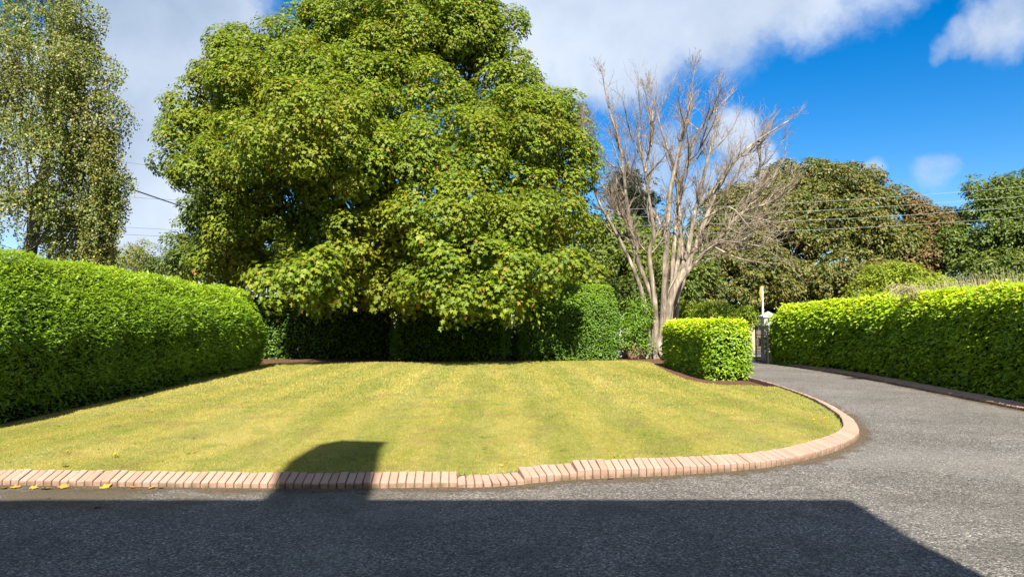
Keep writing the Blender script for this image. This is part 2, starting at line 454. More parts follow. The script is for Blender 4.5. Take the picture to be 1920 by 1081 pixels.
def make_blade():
    m, t = new_mat('grass_blade')
    geo = t.n('ShaderNodeNewGeometry'); p = geo.outputs['Position']
    a = t.n('ShaderNodeAttribute', attribute_name='tint')
    v = t.ramp(a.outputs['Fac'], [(0, (.42, .66, .42)), (.3, (.8, .92, .75)), (.6, (1, 1, .95)), (.85, (1.15, 1.06, .95)), (1, (1.6, 1.38, 1.5))])
    col = t.mix(1.0, grass_color(t, p), v, 'MULTIPLY')
    pb = t.n('ShaderNodeBsdfPrincipled', i_Base_Color=col, i_Roughness=.6)
    pb.inputs['Specular IOR Level'].default_value = .2
    tb = t.n('ShaderNodeBsdfTranslucent', i_Color=col)
    mx = t.n('ShaderNodeMixShader', i_0=.3); t.t.links.new(pb.outputs[0], mx.inputs[1]); t.t.links.new(tb.outputs[0], mx.inputs[2])
    o = t.n('ShaderNodeOutputMaterial'); t.t.links.new(mx.outputs[0], o.inputs[0])
    return m


def make_brick():
    m, t = new_mat('kerb_brick')
    oi = t.n('ShaderNodeObjectInfo'); geo = t.n('ShaderNodeNewGeometry'); p = geo.outputs['Position']
    base = t.ramp(oi.outputs['Random'], [(0, (.32, .20, .145)), (.4, (.35, .22, .162)), (.75, (.375, .245, .185)), (1, (.34, .235, .185))])
    n = t.noise(p, 60, 4, .7).outputs['Fac']; n2 = t.noise(p, 7, 5, .6).outputs['Fac']
    base = t.mix(t.maprange(n, .52, .70, 0, .5, True), base, (.20, .14, .11))
    n6 = t.noise(p, 14, 4, .7).outputs['Fac']
    base = t.mix(t.maprange(n6, .52, .68, 0, .55, True), base, (.25, .19, .14))
    sx = t.n('ShaderNodeSeparateXYZ'); t.t.links.new(p, sx.inputs[0])
    low = t.math('MULTIPLY', t.maprange(sx.outputs[2], .065, .015, 0, 1, True), t.maprange(n2, .4, .6, .25, .9, True))
    base = t.mix(low, base, (.15, .105, .06))     # dirt splashed on the foot of the edging
    pb = t.n('ShaderNodeBsdfPrincipled', i_Base_Color=base, i_Roughness=.9)
    pb.inputs['Specular IOR Level'].default_value = .2
    b = t.n('ShaderNodeBump', i_Strength=.5, i_Distance=.006); t.t.links.new(n, b.inputs['Height']); t.t.links.new(b.outputs[0], pb.inputs['Normal'])
    o = t.n('ShaderNodeOutputMaterial'); t.t.links.new(pb.outputs[0], o.inputs[0])
    return m


M['tarmac'] = make_tarmac(); M['lawn'] = make_lawn(); M['blade'] = make_blade(); M['brick'] = make_brick()


# ------------------------------------------------------------------ ground, drive, lawn
def catmull(pts, step=.05):
    pts = np.asarray(pts, float)
    P = np.vstack([2 * pts[0] - pts[1], pts, 2 * pts[-1] - pts[-2]])
    out = []
    for i in range(1, len(P) - 2):
        n = max(2, int(np.linalg.norm(P[i + 1] - P[i]) / step))
        u = np.linspace(0, 1, n, endpoint=False)[:, None]
        a, b, c, d_ = P[i - 1], P[i], P[i + 1], P[i + 2]
        out.append(.5 * ((2 * b) + (-a + c) * u + (2 * a - 5 * b + 4 * c - d_) * u ** 2 + (-a + 3 * b - 3 * c + d_) * u ** 3))
    out.append(P[-2][None])
    return np.concatenate(out)


def resample(path, step):
    seg = np.linalg.norm(np.diff(path, axis=0), axis=1); s = np.concatenate([[0], np.cumsum(seg)])
    u = np.arange(0, s[-1], step)
    return np.stack([np.interp(u, s, path[:, i]) for i in range(path.shape[1])], 1)


KERB = catmull([(-9.5, 7.45), (-5, 7.30), (-2.2, 7.16), (-.5, 7.22), (.08, 7.34), (.69, 7.56), (1.88, 7.82), (2.88, 8.22), (3.79, 8.95), (4.66, 10.0), (5.16, 11.0), (5.6, 12.3),
                (6.1, 14.5), (6.47, 17.4), (6.68, 20.9), (6.8, 24), (7.0, 30), (7.1, 32.6)])
KERB_R = catmull([(8.6, 5.0), (8.95, 9), (9.28, 13.0), (9.72, 16.9), (10.05, 20), (10.25, 23), (10.3, 26), (10.2, 29.6)])


def sheet(name, outline, z, mat, kind='structure', zf=None, sub=None):
    bm = bmesh.new()
    vs = [bm.verts.new((x, y, z)) for x, y in outline]
    f = bm.faces.new(vs)
    if f.normal.z < 0: f.normal_flip()
    bmesh.ops.triangulate(bm, faces=[f])
    me = bpy.data.meshes.new(name); bm.to_mesh(me); bm.free()
    o = link(name, me, mat); tag(o, kind=kind)
    return o


terr = sheet('terrain', [(-900, -300), (900, -300), (900, 1500), (-900, 1500)], -.02, M['terrain'])
tag(terr, 'rough green ground running out beyond the garden', 'ground')
left_edge = resample(KERB, .2)
drive_out = [(-40, -.62), (40, -.62)] + [(40, 5.0)] + [tuple(p) for p in resample(KERB_R, .3)] + [(10.5, 32.4), (7.15, 32.4)] + [tuple(p) for p in left_edge[::-1] if p[1] < 32.3] + [(-40, 7.6)]
dr = sheet('driveway', drive_out, 0.0, M['tarmac'])
tag(dr, 'weathered grey tarmac driveway sweeping from forecourt to gate', 'driveway')
bed = sheet('soil_bed', [(-14, 7.9)] + [tuple(p + np.array((-.12, .08))) for p in left_edge if p[1] < 32] + [(6.9, 36), (-14, 36)], .03, M['soil'])
tag(bed, 'reddish brown soil under the hedges and bare tree', 'soil bed')
bed2 = sheet('soil_bed', [tuple(p + np.array((.1, 0))) for p in resample(KERB_R, .4)] + [(14, 29.6), (14, 5)], .03, M['soil'])
tag(bed2, 'dark strip of soil under the long hedge beside the drive', 'soil bed')

# lawn outline (inside edge of the kerb, then the shady back edge)
inner = []
kp = resample(KERB, .15); kt = unit(np.gradient(kp, axis=0)); kn = np.stack([-kt[:, 1], kt[:, 0]], 1)
for p, n in zip(kp, kn):
    if p[1] < 17.3 and p[0] > -9.3:
        off = .2 if p[0] < 4.2 else .2 + min(.10, (p[0] - 4.2) * .1)
        inner.append(tuple(p + n * off))
back = [(5.7, 17.8), (5.05, 18.1), (4.68, 19.5), (4.8, 22.5), (5.12, 26), (5.3, 28.4), (4.6, 29.6), (3, 29.4), (0, 28.7), (-3, 28.3), (-5.5, 28.4), (-7.6, 28.1), (-9.0, 27.2), (-8.6, 21), (-8.0, 17), (-7.7, 12), (-7.4, 8)]
bk = catmull(np.array([inner[-1]] + back), .15)[1:]
lawn_out = inner + [tuple(p) for p in bk]
LZ = .085
lawn = sheet('lawn', lawn_out, LZ, M['lawn'])
tag(lawn, 'sunlit yellowing lawn with mower stripes inside the brick edging', 'lawn')


def inside(poly, x, y):
    poly = np.asarray(poly); r = np.zeros(len(x), bool)
    x1, y1 = poly[:, 0], poly[:, 1]; x2, y2 = np.roll(x1, -1), np.roll(y1, -1)
    for a, b, c, e in zip(x1, y1, x2, y2):
        m = ((b > y) != (e > y)) & (x < (c - a) * (y - b) / (e - b + 1e-12) + a)
        r ^= m
    return r


def grass():
    n = 900000
    u = rng.random(n)
    Y = 7.3 * (31.0 / 7.3) ** u                   # denser near the camera
    X = (rng.random(n) * 2 - 1) * (Y * .72 + .3)
    k = inside(lawn_out, X, Y); X, Y = X[k], Y[k]
    k = rng.random(len(X)) < np.clip(300000 / len(X), 0, 1); X, Y = X[k], Y[k]
    m = len(X)
    P = np.stack([X, Y, np.full(m, LZ - .003)], 1)
    T = unit(np.stack([rng.normal(0, .55, m), rng.normal(0.1, .55, m), np.ones(m)], 1))
    N = unit(np.stack([rng.normal(0, 1.0, m), rng.normal(-.9, .5, m), rng.normal(.6, .5, m)], 1))
    S = rng.uniform(.015, .034, m) * np.clip(Y / 12, .9, 1.6)
    wsc = 1.6 * np.clip(Y / 9, 1, 2.4)
    tint = rng.random(m)
    # longer blades leaning over the edging, and a few coarse weeds
    e = np.array(inner); i = rng.integers(0, len(e) - 1, 9000); f = rng.random((9000, 1))
    q = e[i] * (1 - f) + e[i + 1] * f + rng.normal(0, .03, (9000, 2))
    rs = np.stack([rng.uniform(-7, 5, 110), rng.uniform(8, 24, 110)], 1); rs = rs[inside(lawn_out, rs[:, 0], rs[:, 1])]
    w = np.repeat(rs, 12, 0) + rng.normal(0, .03, (len(rs) * 12, 2))
    Q = np.concatenate([q, w]); nq, nw = len(q), len(w)
    P = np.concatenate([P, np.column_stack([Q, np.full(nq + nw, LZ - .004)])])
    T = np.concatenate([T, unit(np.stack([rng.normal(0, .5, nq), rng.normal(-.25, .5, nq), np.ones(nq)], 1)), unit(np.stack([rng.normal(0, 1, nw), rng.normal(0, 1, nw), np.full(nw, .5)], 1))])
    N = np.concatenate([N, unit(np.stack([rng.normal(0, .6, nq), -np.ones(nq), np.full(nq, .6)], 1)), unit(np.stack([rng.normal(0, .4, nw), rng.normal(-.3, .4, nw), np.ones(nw)], 1))])
    S = np.concatenate([S, rng.uniform(.03, .06, nq), rng.uniform(.04, .075, nw)]); wsc = np.concatenate([wsc, np.full(nq, 1.3), np.full(nw, 3.0)]); tint = np.concatenate([tint, rng.random(nq) * .7, np.zeros(nw)])
    me = leaf_mesh('grass', P, N, T, S, NEEDLE, tint, wsc * 1.5)
    o = link('grass', me, M['blade'])
    tag(o, 'short mown grass blades over the striped lawn', 'grass', kind='stuff')


grass()

# ---- public road seen through the gateway, and a far boundary wall
r1 = tag(sheet('pavement', [(-60, 33.4), (60, 33.4), (60, 35.2), (-60, 35.2)], .06, M['paving']), 'pale concrete footpath outside the gate', 'pavement', kind='structure')
r2 = tag(sheet('road', [(-60, 35.2), (60, 35.2), (60, 41.5), (-60, 41.5)], -.01, M['road']), 'grey public road beyond the gate', 'road', kind='structure')
r3 = tag(sheet('forecourt_apron', [(7.0, 32.4), (10.6, 32.4), (10.9, 33.4), (6.8, 33.4)], .03, M['paving']), 'pale apron between gate and footpath', 'pavement', kind='structure')


# ------------------------------------------------------------------ brick kerbs
def brick_mesh(i):
    r = random.Random(i)
    L = .0725
    jz = r.uniform(-.004, .004)
    sec = [(0, -.05), (0, .048 + jz), (.012, .058 + jz), (.19, .118 + jz), (.205, .112 + jz), (.205, -.05)]
    bm = bmesh.new()
    a = [bm.verts.new((-L / 2, n, z)) for n, z in sec]; b = [bm.verts.new((L / 2, n, z)) for n, z in sec]
    m = len(sec)
    for k in range(m):
        bm.faces.new((a[k], a[(k + 1) % m], b[(k + 1) % m], b[k]))
    bm.faces.new(a[::-1]); bm.faces.new(b)
    bmesh.ops.bevel(bm, geom=[e for e in bm.edges if abs(e.verts[0].co.x - e.verts[1].co.x) < 1e-6 and max(e.verts[0].co.z, e.verts[1].co.z) > .04], offset=.005, segments=1, affect='EDGES')
    for v in bm.verts:
        v.co += Vector((r.uniform(-.0012, .0012), r.uniform(-.0015, .0015), r.uniform(-.0012, .0012)))
    bmesh.ops.recalc_face_normals(bm, faces=list(bm.faces))
    me = bpy.data.meshes.new('brick'); bm.to_mesh(me); bm.free(); me.materials.append(M['brick'])
    return me


BRK = [brick_mesh(i) for i in range(8)]


def kerb(path, label, side, lo, hi, sections=None, maxn=300):
    st = .0835
    pts = resample(path, st); tan = unit(np.gradient(pts, axis=0)); nor = np.stack([-tan[:, 1], tan[:, 0]], 1) * side
    # mortar haunch under and between the bricks (a continuous strip)
    sec = [(.012, -.05), (.012, .040), (.022, .048), (.188, .104), (.198, .1), (.198, -.05)]
    V, I = [], []
    m = len(sec)
    dzs = np.zeros(len(pts))
    if sections is not None:
        for i, p in enumerate(pts): dzs[i] = sections(p)[0]
    for i, (p, n) in enumerate(zip(pts, nor)):
        for (o, z) in sec: V.append((p[0] + n[0] * o, p[1] + n[1] * o, z + (dzs[i] - .004 if z > 0 else 0)))
    for i in range(len(pts) - 1):
        for k in range(m):
            I.append((i * m + k, i * m + (k + 1) % m, (i + 1) * m + (k + 1) % m, (i + 1) * m + k))
    I = np.array(I)
    root = link('kerb', mesh_np('kerb', np.array(V), I.ravel(), np.full(len(I), 4)), M['mortar'])
    tag(root, label, 'kerb', kind='structure')
    n = 0; rest = []
    for i, (p, nn, tt) in enumerate(zip(pts, nor, tan)):
        dz, dn, da, dr_ = (0, 0, 0, 0) if sections is None else sections(p)
        ang = math.atan2(tt[1], tt[0]) + random.uniform(-.012, .012) + da
        if side < 0: ang += math.pi
        M4 = Matrix.Translation((p[0] + nn[0] * dn, p[1] + nn[1] * dn, dz + random.uniform(-.003, .003))) @ Matrix.Rotation(ang, 4, 'Z') @ Matrix.Rotation(random.uniform(-.02, .02) + dr_, 4, 'X')
        me = BRK[random.randrange(8)]
        if lo <= i < hi and n < maxn:
            b = bpy.data.objects.new('brick', me); C.objects.link(b); b.parent = root; b.matrix_local = M4; n += 1
        else:
            rest.append((me, M4))
    if rest:
        bm = bmesh.new()
        for me, M4 in rest:
            k = len(bm.verts); bm.from_mesh(me); bm.verts.ensure_lookup_table()
            bmesh.ops.transform(bm, matrix=M4, verts=bm.verts[k:])
        me = bpy.data.meshes.new('far_bricks'); bm.to_mesh(me); bm.free(); me.materials.append(M['brick'])
        o = link('far_bricks', me, None, root); o['kind'] = 'stuff'
    return root


def front_sections(p):
    x, y = p
    # the edging has heaved: lengths of seven bricks sit at different heights
    if y > 9.4: return (.02, 0, 0, 0)
    if x < -.49: return (0, 0, 0, 0)
    if x < .08: return (-.012, -.035, 0.02, -.10)
    if x < .68: return (.018, 0, -.03, 0)
    if x < 1.28: return (.042, 0, -.03, 0)
    if x < 1.9: return (.043 - (x - 1.28) * .01, .0, -.05, 0)
    if x < 2.5: return (.03, 0, -.02, 0)
    return (.022, 0, 0, 0)


n_start = int((9.5 - 5.6) / .0835)
kerb(KERB, 'salmon brick edging curving round the front of the lawn', 1, n_start, n_start + 300, front_sections)
kerb(KERB_R, 'straight brown brick edging at the foot of the long right hedge', -1, 95, 295)


def dirt_line(path, side, w, lo, hi):
    '''silt and moss gathered on the tarmac along the foot of the edging'''
    pts = resample(path, .15); tan = unit(np.gradient(pts, axis=0)); nor = np.stack([-tan[:, 1], tan[:, 0]], 1) * side
    k = (pts[:, 0] > lo) & (pts[:, 1] < hi); pts, nor = pts[k], nor[k]
    cols = np.linspace(-.02, 1, 5)
    V = np.concatenate([np.column_stack([pts - nor * (c * w), np.full(len(pts), .004)]) for c in cols])
    n = len(pts); I = []
    for c in range(4):
        for i in range(n - 1): I.append((c * n + i, c * n + i + 1, (c + 1) * n + i + 1, (c + 1) * n + i))
    I = np.array(I); me = mesh_np('dirt_line', V, I.ravel(), np.full(len(I), 4))
    a = me.attributes.new('edge', 'FLOAT', 'POINT'); a.data.foreach_set('value', np.repeat(1 - np.clip(cols, 0, 1), n).astype(np.float32))
    link('dirt_line', me, M['dirt'], dr)


def dirt_mat():
    m, t = new_mat('edge_dirt')
    e = t.n('ShaderNodeAttribute', attribute_name='edge').outputs['Fac']
    geo = t.n('ShaderNodeNewGeometry'); p = geo.outputs['Position']
    n1 = t.noise(p, 3.0, 5, .65).outputs['Fac']; n2 = t.noise(p, 40, 3, .7).outputs['Fac']
    v = t.math('ADD', t.math('MULTIPLY', e, .75), t.math('ADD', t.math('MULTIPLY', t.math('SUBTRACT', n1, .5), 1.3), t.math('MULTIPLY', t.math('SUBTRACT', n2, .5), .8)))
    al = t.math('MULTIPLY', t.maprange(v, .28, .75, 0, .85, True), t.maprange(e, 0, .25, 0, 1, True))
    col = t.ramp(n2, [(.3, (.05, .045, .02)), (.5, (.11, .08, .045)), (.7, (.19, .14, .09))])
    pb = t.n('ShaderNodeBsdfPrincipled', i_Base_Color=col, i_Roughness=1.0); pb.inputs['Specular IOR Level'].default_value = .1
    tr = t.n('ShaderNodeBsdfTransparent'); mx = t.n('ShaderNodeMixShader'); t.t.links.new(al, mx.inputs[0]); t.t.links.new(tr.outputs[0], mx.inputs[1]); t.t.links.new(pb.outputs[0], mx.inputs[2])
    o = t.n('ShaderNodeOutputMaterial'); t.t.links.new(mx.outputs[0], o.inputs[0])
    return m


M['dirt'] = dirt_mat()
dirt_line(KERB, 1, .42, -7, 24); dirt_line(KERB_R, -1, .35, 0, 29)


# ------------------------------------------------------------------ hedges
def hedge(label, path, width, height, n, size, mat, tmpl, seed, expo=7.0, bulge=0.0, slope_top=0.0, ends=(1.0, 1.0), lump=.08, see=None, up=.45, rough=.16, dens=None, core_in=.16, mat_tint=None):
    """hedge as rounded box bent along a path. width/height: functions of s in 0..1 or numbers"""
    path = catmull(np.array(path, float), .25)
    seg = np.linalg.norm(np.diff(path, axis=0), axis=1); sl = np.concatenate([[0], np.cumsum(seg)]); L = sl[-1]
    Wf = width if callable(width) else (lambda s: np.full_like(s, width))
    Hf = height if callable(height) else (lambda s: np.full_like(s, height))
    Wm, Hm = float(np.mean(Wf(np.array([.5])))), float(np.mean(Hf(np.array([.5]))))

    def place(a, b, c, inset=0.0):
        # a along -1..1, b across -1..1, c height -1..1 on the rounded box; -> world pos + frame
        q = (np.abs(a) ** (expo * 2.5) + np.abs(b) ** expo + np.abs(c) ** expo) ** (1 / expo)
        a, b, c = a / q, b / q, c / q
        zf = np.clip(c, 0, 1)
        s = np.clip(a * .5 + .5, 0, 1)
        g = 1 + bulge * (np.sin(np.clip(zf / .75, 0, 1) * math.pi * .5) - 1) - slope_top * np.clip(zf - .45, 0, 1) ** 1.5
        x = np.interp(s * L, sl, path[:, 0]); y = np.interp(s * L, sl, path[:, 1])
        e = 1e-3
        tx = np.interp(np.clip(s + e, 0, 1) * L, sl, path[:, 0]) - np.interp(np.clip(s - e, 0, 1) * L, sl, path[:, 0])
        ty = np.interp(np.clip(s + e, 0, 1) * L, sl, path[:, 1]) - np.interp(np.clip(s - e, 0, 1) * L, sl, path[:, 1])
        t = unit(np.stack([tx, ty], 1)); nr = np.stack([t[:, 1], -t[:, 0]], 1)     # right-hand side of travel
        w = Wf(s) * .5; h = Hf(s)
        off = b * w * g
        ga = np.sign(a) * np.abs(a) ** (expo * 2.5 - 1) / (L / 2) * 2.5; gb = np.sign(b) * np.abs(b) ** (expo - 1) / w; gc = np.sign(c) * np.abs(c) ** (expo - 1) / h
        dg = (bulge * .75 * 2.1 * np.cos(np.clip(zf / .75, 0, 1) * math.pi * .5) - slope_top * 1.5 * np.sqrt(np.clip(zf - .45, 0, 1))) * w / h
        gc = gc - gb * np.sign(b) * dg * np.sign(b) * 1.0 * np.abs(b)
        Nn = unit(np.stack([t[:, 0] * ga + nr[:, 0] * gb, t[:, 1] * ga + nr[:, 1] * gb, gc], 1))
        P = np.stack([x + nr[:, 0] * off, y + nr[:, 1] * off, zf * h + .02], 1)
        return P - Nn * inset, Nn, s

    # candidates on the box faces, area weighted
    m = int(n * 3)
    areas = np.array([L * Hm, L * Hm, L * Wm, Hm * Wm, Hm * Wm]); areas /= areas.sum()
    f = rng.choice(5, m, p=areas)
    u1, u2 = rng.uniform(-1, 1, m), rng.uniform(-1, 1, m); v = rng.uniform(0, 1, m)
    a = np.where(f < 3, u1, np.where(f == 3, -1, 1)); b = np.where(f == 0, -1, np.where(f == 1, 1, u2)); c = np.where(f == 2, 1, v)
    P, N, s = place(a, b, c)
    wgt = np.ones(m)
    to = unit(np.array((0, 0, EYE)) - P); facing = (to * N).sum(1)
    wgt *= np.where(facing > -.15, 1.0, .22)
    dist = np.linalg.norm(P - np.array((0, 0, EYE)), axis=1)
    wgt *= np.clip((14 / dist), .35, 1.3)
    if dens is not None: wgt *= dens(P)
    wgt *= np.where(P[:, 2] < .25, .5, 1.0)
    k = rng.random(m) < wgt / wgt.max() * min(1, n / (wgt / wgt.max()).sum()); P, N, s = P[k], N[k], s[k]
    m = len(P)
    ph = P * np.array((2.1, 2.1, 2.6)) + seed
    bump = (np.sin(ph[:, 0] * 1.3 + 1.7 * np.sin(ph[:, 1] * .9)) + np.sin(ph[:, 1] * 1.7 + 1.3 * np.sin(ph[:, 2] * 1.1 + ph[:, 0])) + np.sin(ph[:, 2] * 2.3 + ph[:, 0] * 1.9)) / 3
    depth = rng.random(m) ** 1.6 * rough
    stray = rng.random(m) < .02; depth[stray] -= rng.random(stray.sum()) * .11
    P = P + N * (bump * lump - depth + rng.normal(0, .012, m))[:, None]
    Ln = unit(N * .45 + np.array((0, -.3, up + .3)) + rng.normal(0, .36, (m, 3)))
    T = unit(N * .55 + np.array((0, 0, .3)) + rng.normal(0, .55, (m, 3)))
    S = size * rng.uniform(.7, 1.25, m) * np.clip(dist[k] / 18, .85, 1.35)
    P[:, 2] = np.maximum(P[:, 2], .05)
    mid = path[len(path) // 2]
    root = empty('hedge', (mid[0], mid[1], .03)); tag(root, label, 'hedge')
    young = np.clip((P[:, 2] / Hf(s) - .6) / .34, 0, 1)          # fresh growth where the top is clipped
    tint = np.clip(rng.random(m) * .66 + young * .39, 0, 1)
    link('foliage', leaf_mesh('foliage', P, Ln, T, S, tmpl, tint), mat, root)
    # dense dark twiggy inside, as a closed loft on the same shape
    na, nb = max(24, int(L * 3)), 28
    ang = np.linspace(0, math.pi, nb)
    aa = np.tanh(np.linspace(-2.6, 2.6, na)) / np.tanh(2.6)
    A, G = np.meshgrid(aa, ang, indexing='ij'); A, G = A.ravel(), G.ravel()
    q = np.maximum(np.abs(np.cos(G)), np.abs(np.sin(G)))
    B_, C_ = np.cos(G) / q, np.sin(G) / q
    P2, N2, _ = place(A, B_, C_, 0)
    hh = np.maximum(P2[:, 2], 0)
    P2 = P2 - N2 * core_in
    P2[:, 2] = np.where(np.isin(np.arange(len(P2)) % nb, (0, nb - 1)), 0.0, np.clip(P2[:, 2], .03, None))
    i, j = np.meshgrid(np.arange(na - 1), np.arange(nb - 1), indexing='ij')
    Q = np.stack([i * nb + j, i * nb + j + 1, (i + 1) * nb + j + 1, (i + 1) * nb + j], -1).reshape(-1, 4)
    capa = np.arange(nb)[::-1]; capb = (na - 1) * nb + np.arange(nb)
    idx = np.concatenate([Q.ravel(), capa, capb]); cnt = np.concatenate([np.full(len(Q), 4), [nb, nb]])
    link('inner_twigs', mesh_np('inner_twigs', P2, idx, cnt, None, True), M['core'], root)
    return root


def lh(s):
    y = 5 + s * 21.3
    return np.interp(y, [5, 11, 13, 16, 19, 21, 23, 25, 26.3], [2.74, 2.76, 2.77, 2.76, 2.70, 2.6, 2.70, 2.74, 2.5])


hedge('tall clipped bright green hedge along the left edge of the lawn', [(-8.25, 5), (-8.48, 11.2), (-8.95, 18), (-9.45, 26.9)], 2.3, lh, 90000, .094, M['hedge_left'], SPRIG, 1.0,
      expo=3.4, bulge=.46, slope_top=1.05, lump=.10, up=.5, rough=.22, dens=lambda P: np.where(P[:, 1] < 9.5, .25, 1.0))
hedge('low square-cut hedge at the corner of lawn and drive', [(5.98, 19.95), (6.05, 22), (6.2, 27.2)], 1.28, 1.66, 15000, .085, M['hedge_right'], OVAL, 5.0, expo=9, lump=.03, up=.35, rough=.12)


def rh(s): return np.interp(s, [0, .3, .55, .8, 1], [2.5, 2.42, 2.36, 2.32, 2.26])


hedge('long glossy laurel hedge running down the right side of the drive', [(9.95, 4), (10.25, 9), (10.5, 13), (10.9, 16.9), (11.2, 20), (11.32, 23), (11.2, 26), (10.84, 30.1)], 1.95, rh, 66000, .098, M['hedge_right'], OVAL, 9.0,
      expo=6, lump=.06, up=.4, rough=.16, slope_top=.28, bulge=.2, dens=lambda P: np.where(P[:, 1] < 11, .12, 1.0))
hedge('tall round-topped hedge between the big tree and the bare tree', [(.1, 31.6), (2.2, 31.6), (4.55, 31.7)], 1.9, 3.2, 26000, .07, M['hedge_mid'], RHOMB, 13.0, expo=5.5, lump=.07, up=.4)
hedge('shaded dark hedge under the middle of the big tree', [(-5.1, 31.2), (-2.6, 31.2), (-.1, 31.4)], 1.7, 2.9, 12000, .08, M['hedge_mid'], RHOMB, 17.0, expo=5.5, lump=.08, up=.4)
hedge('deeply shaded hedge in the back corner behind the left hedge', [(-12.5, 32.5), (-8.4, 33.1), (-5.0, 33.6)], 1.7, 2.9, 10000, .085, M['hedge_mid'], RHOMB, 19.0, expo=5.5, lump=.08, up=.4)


# ------------------------------------------------------------------ trees with leafy crowns
def puff_crown(lobes, n, puff, seed, front=1.0, cull=.72, flat=.8, upb=.6, low=-.75):
    """lobes: (center(3), radii(3)). Returns leaf arrays: positions, normals, tips"""
    cs = np.array([l[0] for l in lobes]); rs = np.array([l[1] for l in lobes])
    pc, pr, pd, pw = [], [], [], []
    for li, (c, r) in enumerate(zip(cs, rs)):
        K = int(4 * math.pi * (np.prod(r) ** (2 / 3)) / (puff * puff * 1.6)) + 4
        dd = rand_dir(K)
        dd = dd[(dd[:, 2] > low)]
        c_ = c + dd * r * rng.uniform(.78, 1.0, (len(dd), 1))
        # drop puffs buried in other lobes
        q = np.linalg.norm((c_[:, None, :] - cs[None]) / rs[None], axis=2); q[:, li] = 9
        k = (q.min(1) > cull) | (rng.random(len(dd)) < .12)
        c_, dd = c_[k], dd[k]
        pc.append(c_); pd.append(unit(dd / r)); p = puff * rng.uniform(.65, 1.35, len(c_)); pr.append(p)
        toc = unit(np.array((0, 0, EYE)) - c_); fc = (toc * dd).sum(1)
        pw.append(p ** 2 * np.where(fc > -.25, 1.0, 1.0 - .72 * front))
    pc, pr, pd, pw = np.concatenate(pc), np.concatenate(pr), np.concatenate(pd), np.concatenate(pw)
    i = rng.choice(len(pc), n, p=pw / pw.sum())
    dl = unit(rng.normal(size=(n, 3)) + pd[i] * .7 + np.array((0, 0, .45)))
    P = pc[i] + dl * (pr[i] * rng.random(n) ** (1 / 7))[:, None] * np.array((1, 1, flat))
    P += rng.normal(0, .04, (n, 3))
    N = unit(dl * .8 + np.array((0, -.15, upb * .8)) + rng.normal(0, .24, (n, 3)))
    T = unit(pd[i] * .6 + dl * .4 + np.array((0, 0, -.55)) + rng.normal(0, .45, (n, 3)))
    return P, N, T, fcv(P, pd[i])


def fcv(P, nrm): return (unit(np.array((0, 0, EYE)) - P) * nrm).sum(1)


def limb(tb, a, b, r0, r1, bend=.3, sides=6, seg=8, seed=None):
    a, b = np.asarray(a, float), np.asarray(b, float)
    u = np.linspace(0, 1, seg)[:, None]
    L = np.linalg.norm(b - a)
    mid = np.sin(u * math.pi) * rng.normal(0, bend * L * .2, 3)
    wob = np.cumsum(rng.normal(0, .012 * L, (seg, 3)), 0) * u
    sag = np.array((0, 0, 1.0)) * (np.sin(u * math.pi) * -.06 * L)
    p = a + (b - a) * u + mid + wob + sag
    tb.add(p, np.linspace(r0, r1, seg), sides)
    return p


def px_lobes(rows):
    out = []
    for (px, py, rx, ry, Y, *dd) in rows:
        c = at(px, py, Y); k = Y / F
        rd = dd[0] if dd else (rx + ry) * .5 * k
        out.append((c, np.array((rx * k, rd, ry * k))))
    return out


def split_lobes(lobes, k, f):
    out = []
    for c, r in lobes:
        out.append((c, r * .72))
        dd = rand_dir(k * 3); dd = dd[(dd[:, 2] > -.5) & (dd[:, 1] < .5)][:k]
        for d_ in dd: out.append((c + d_ * r * .72, r * f * rng.uniform(.75, 1.3)))
    return out


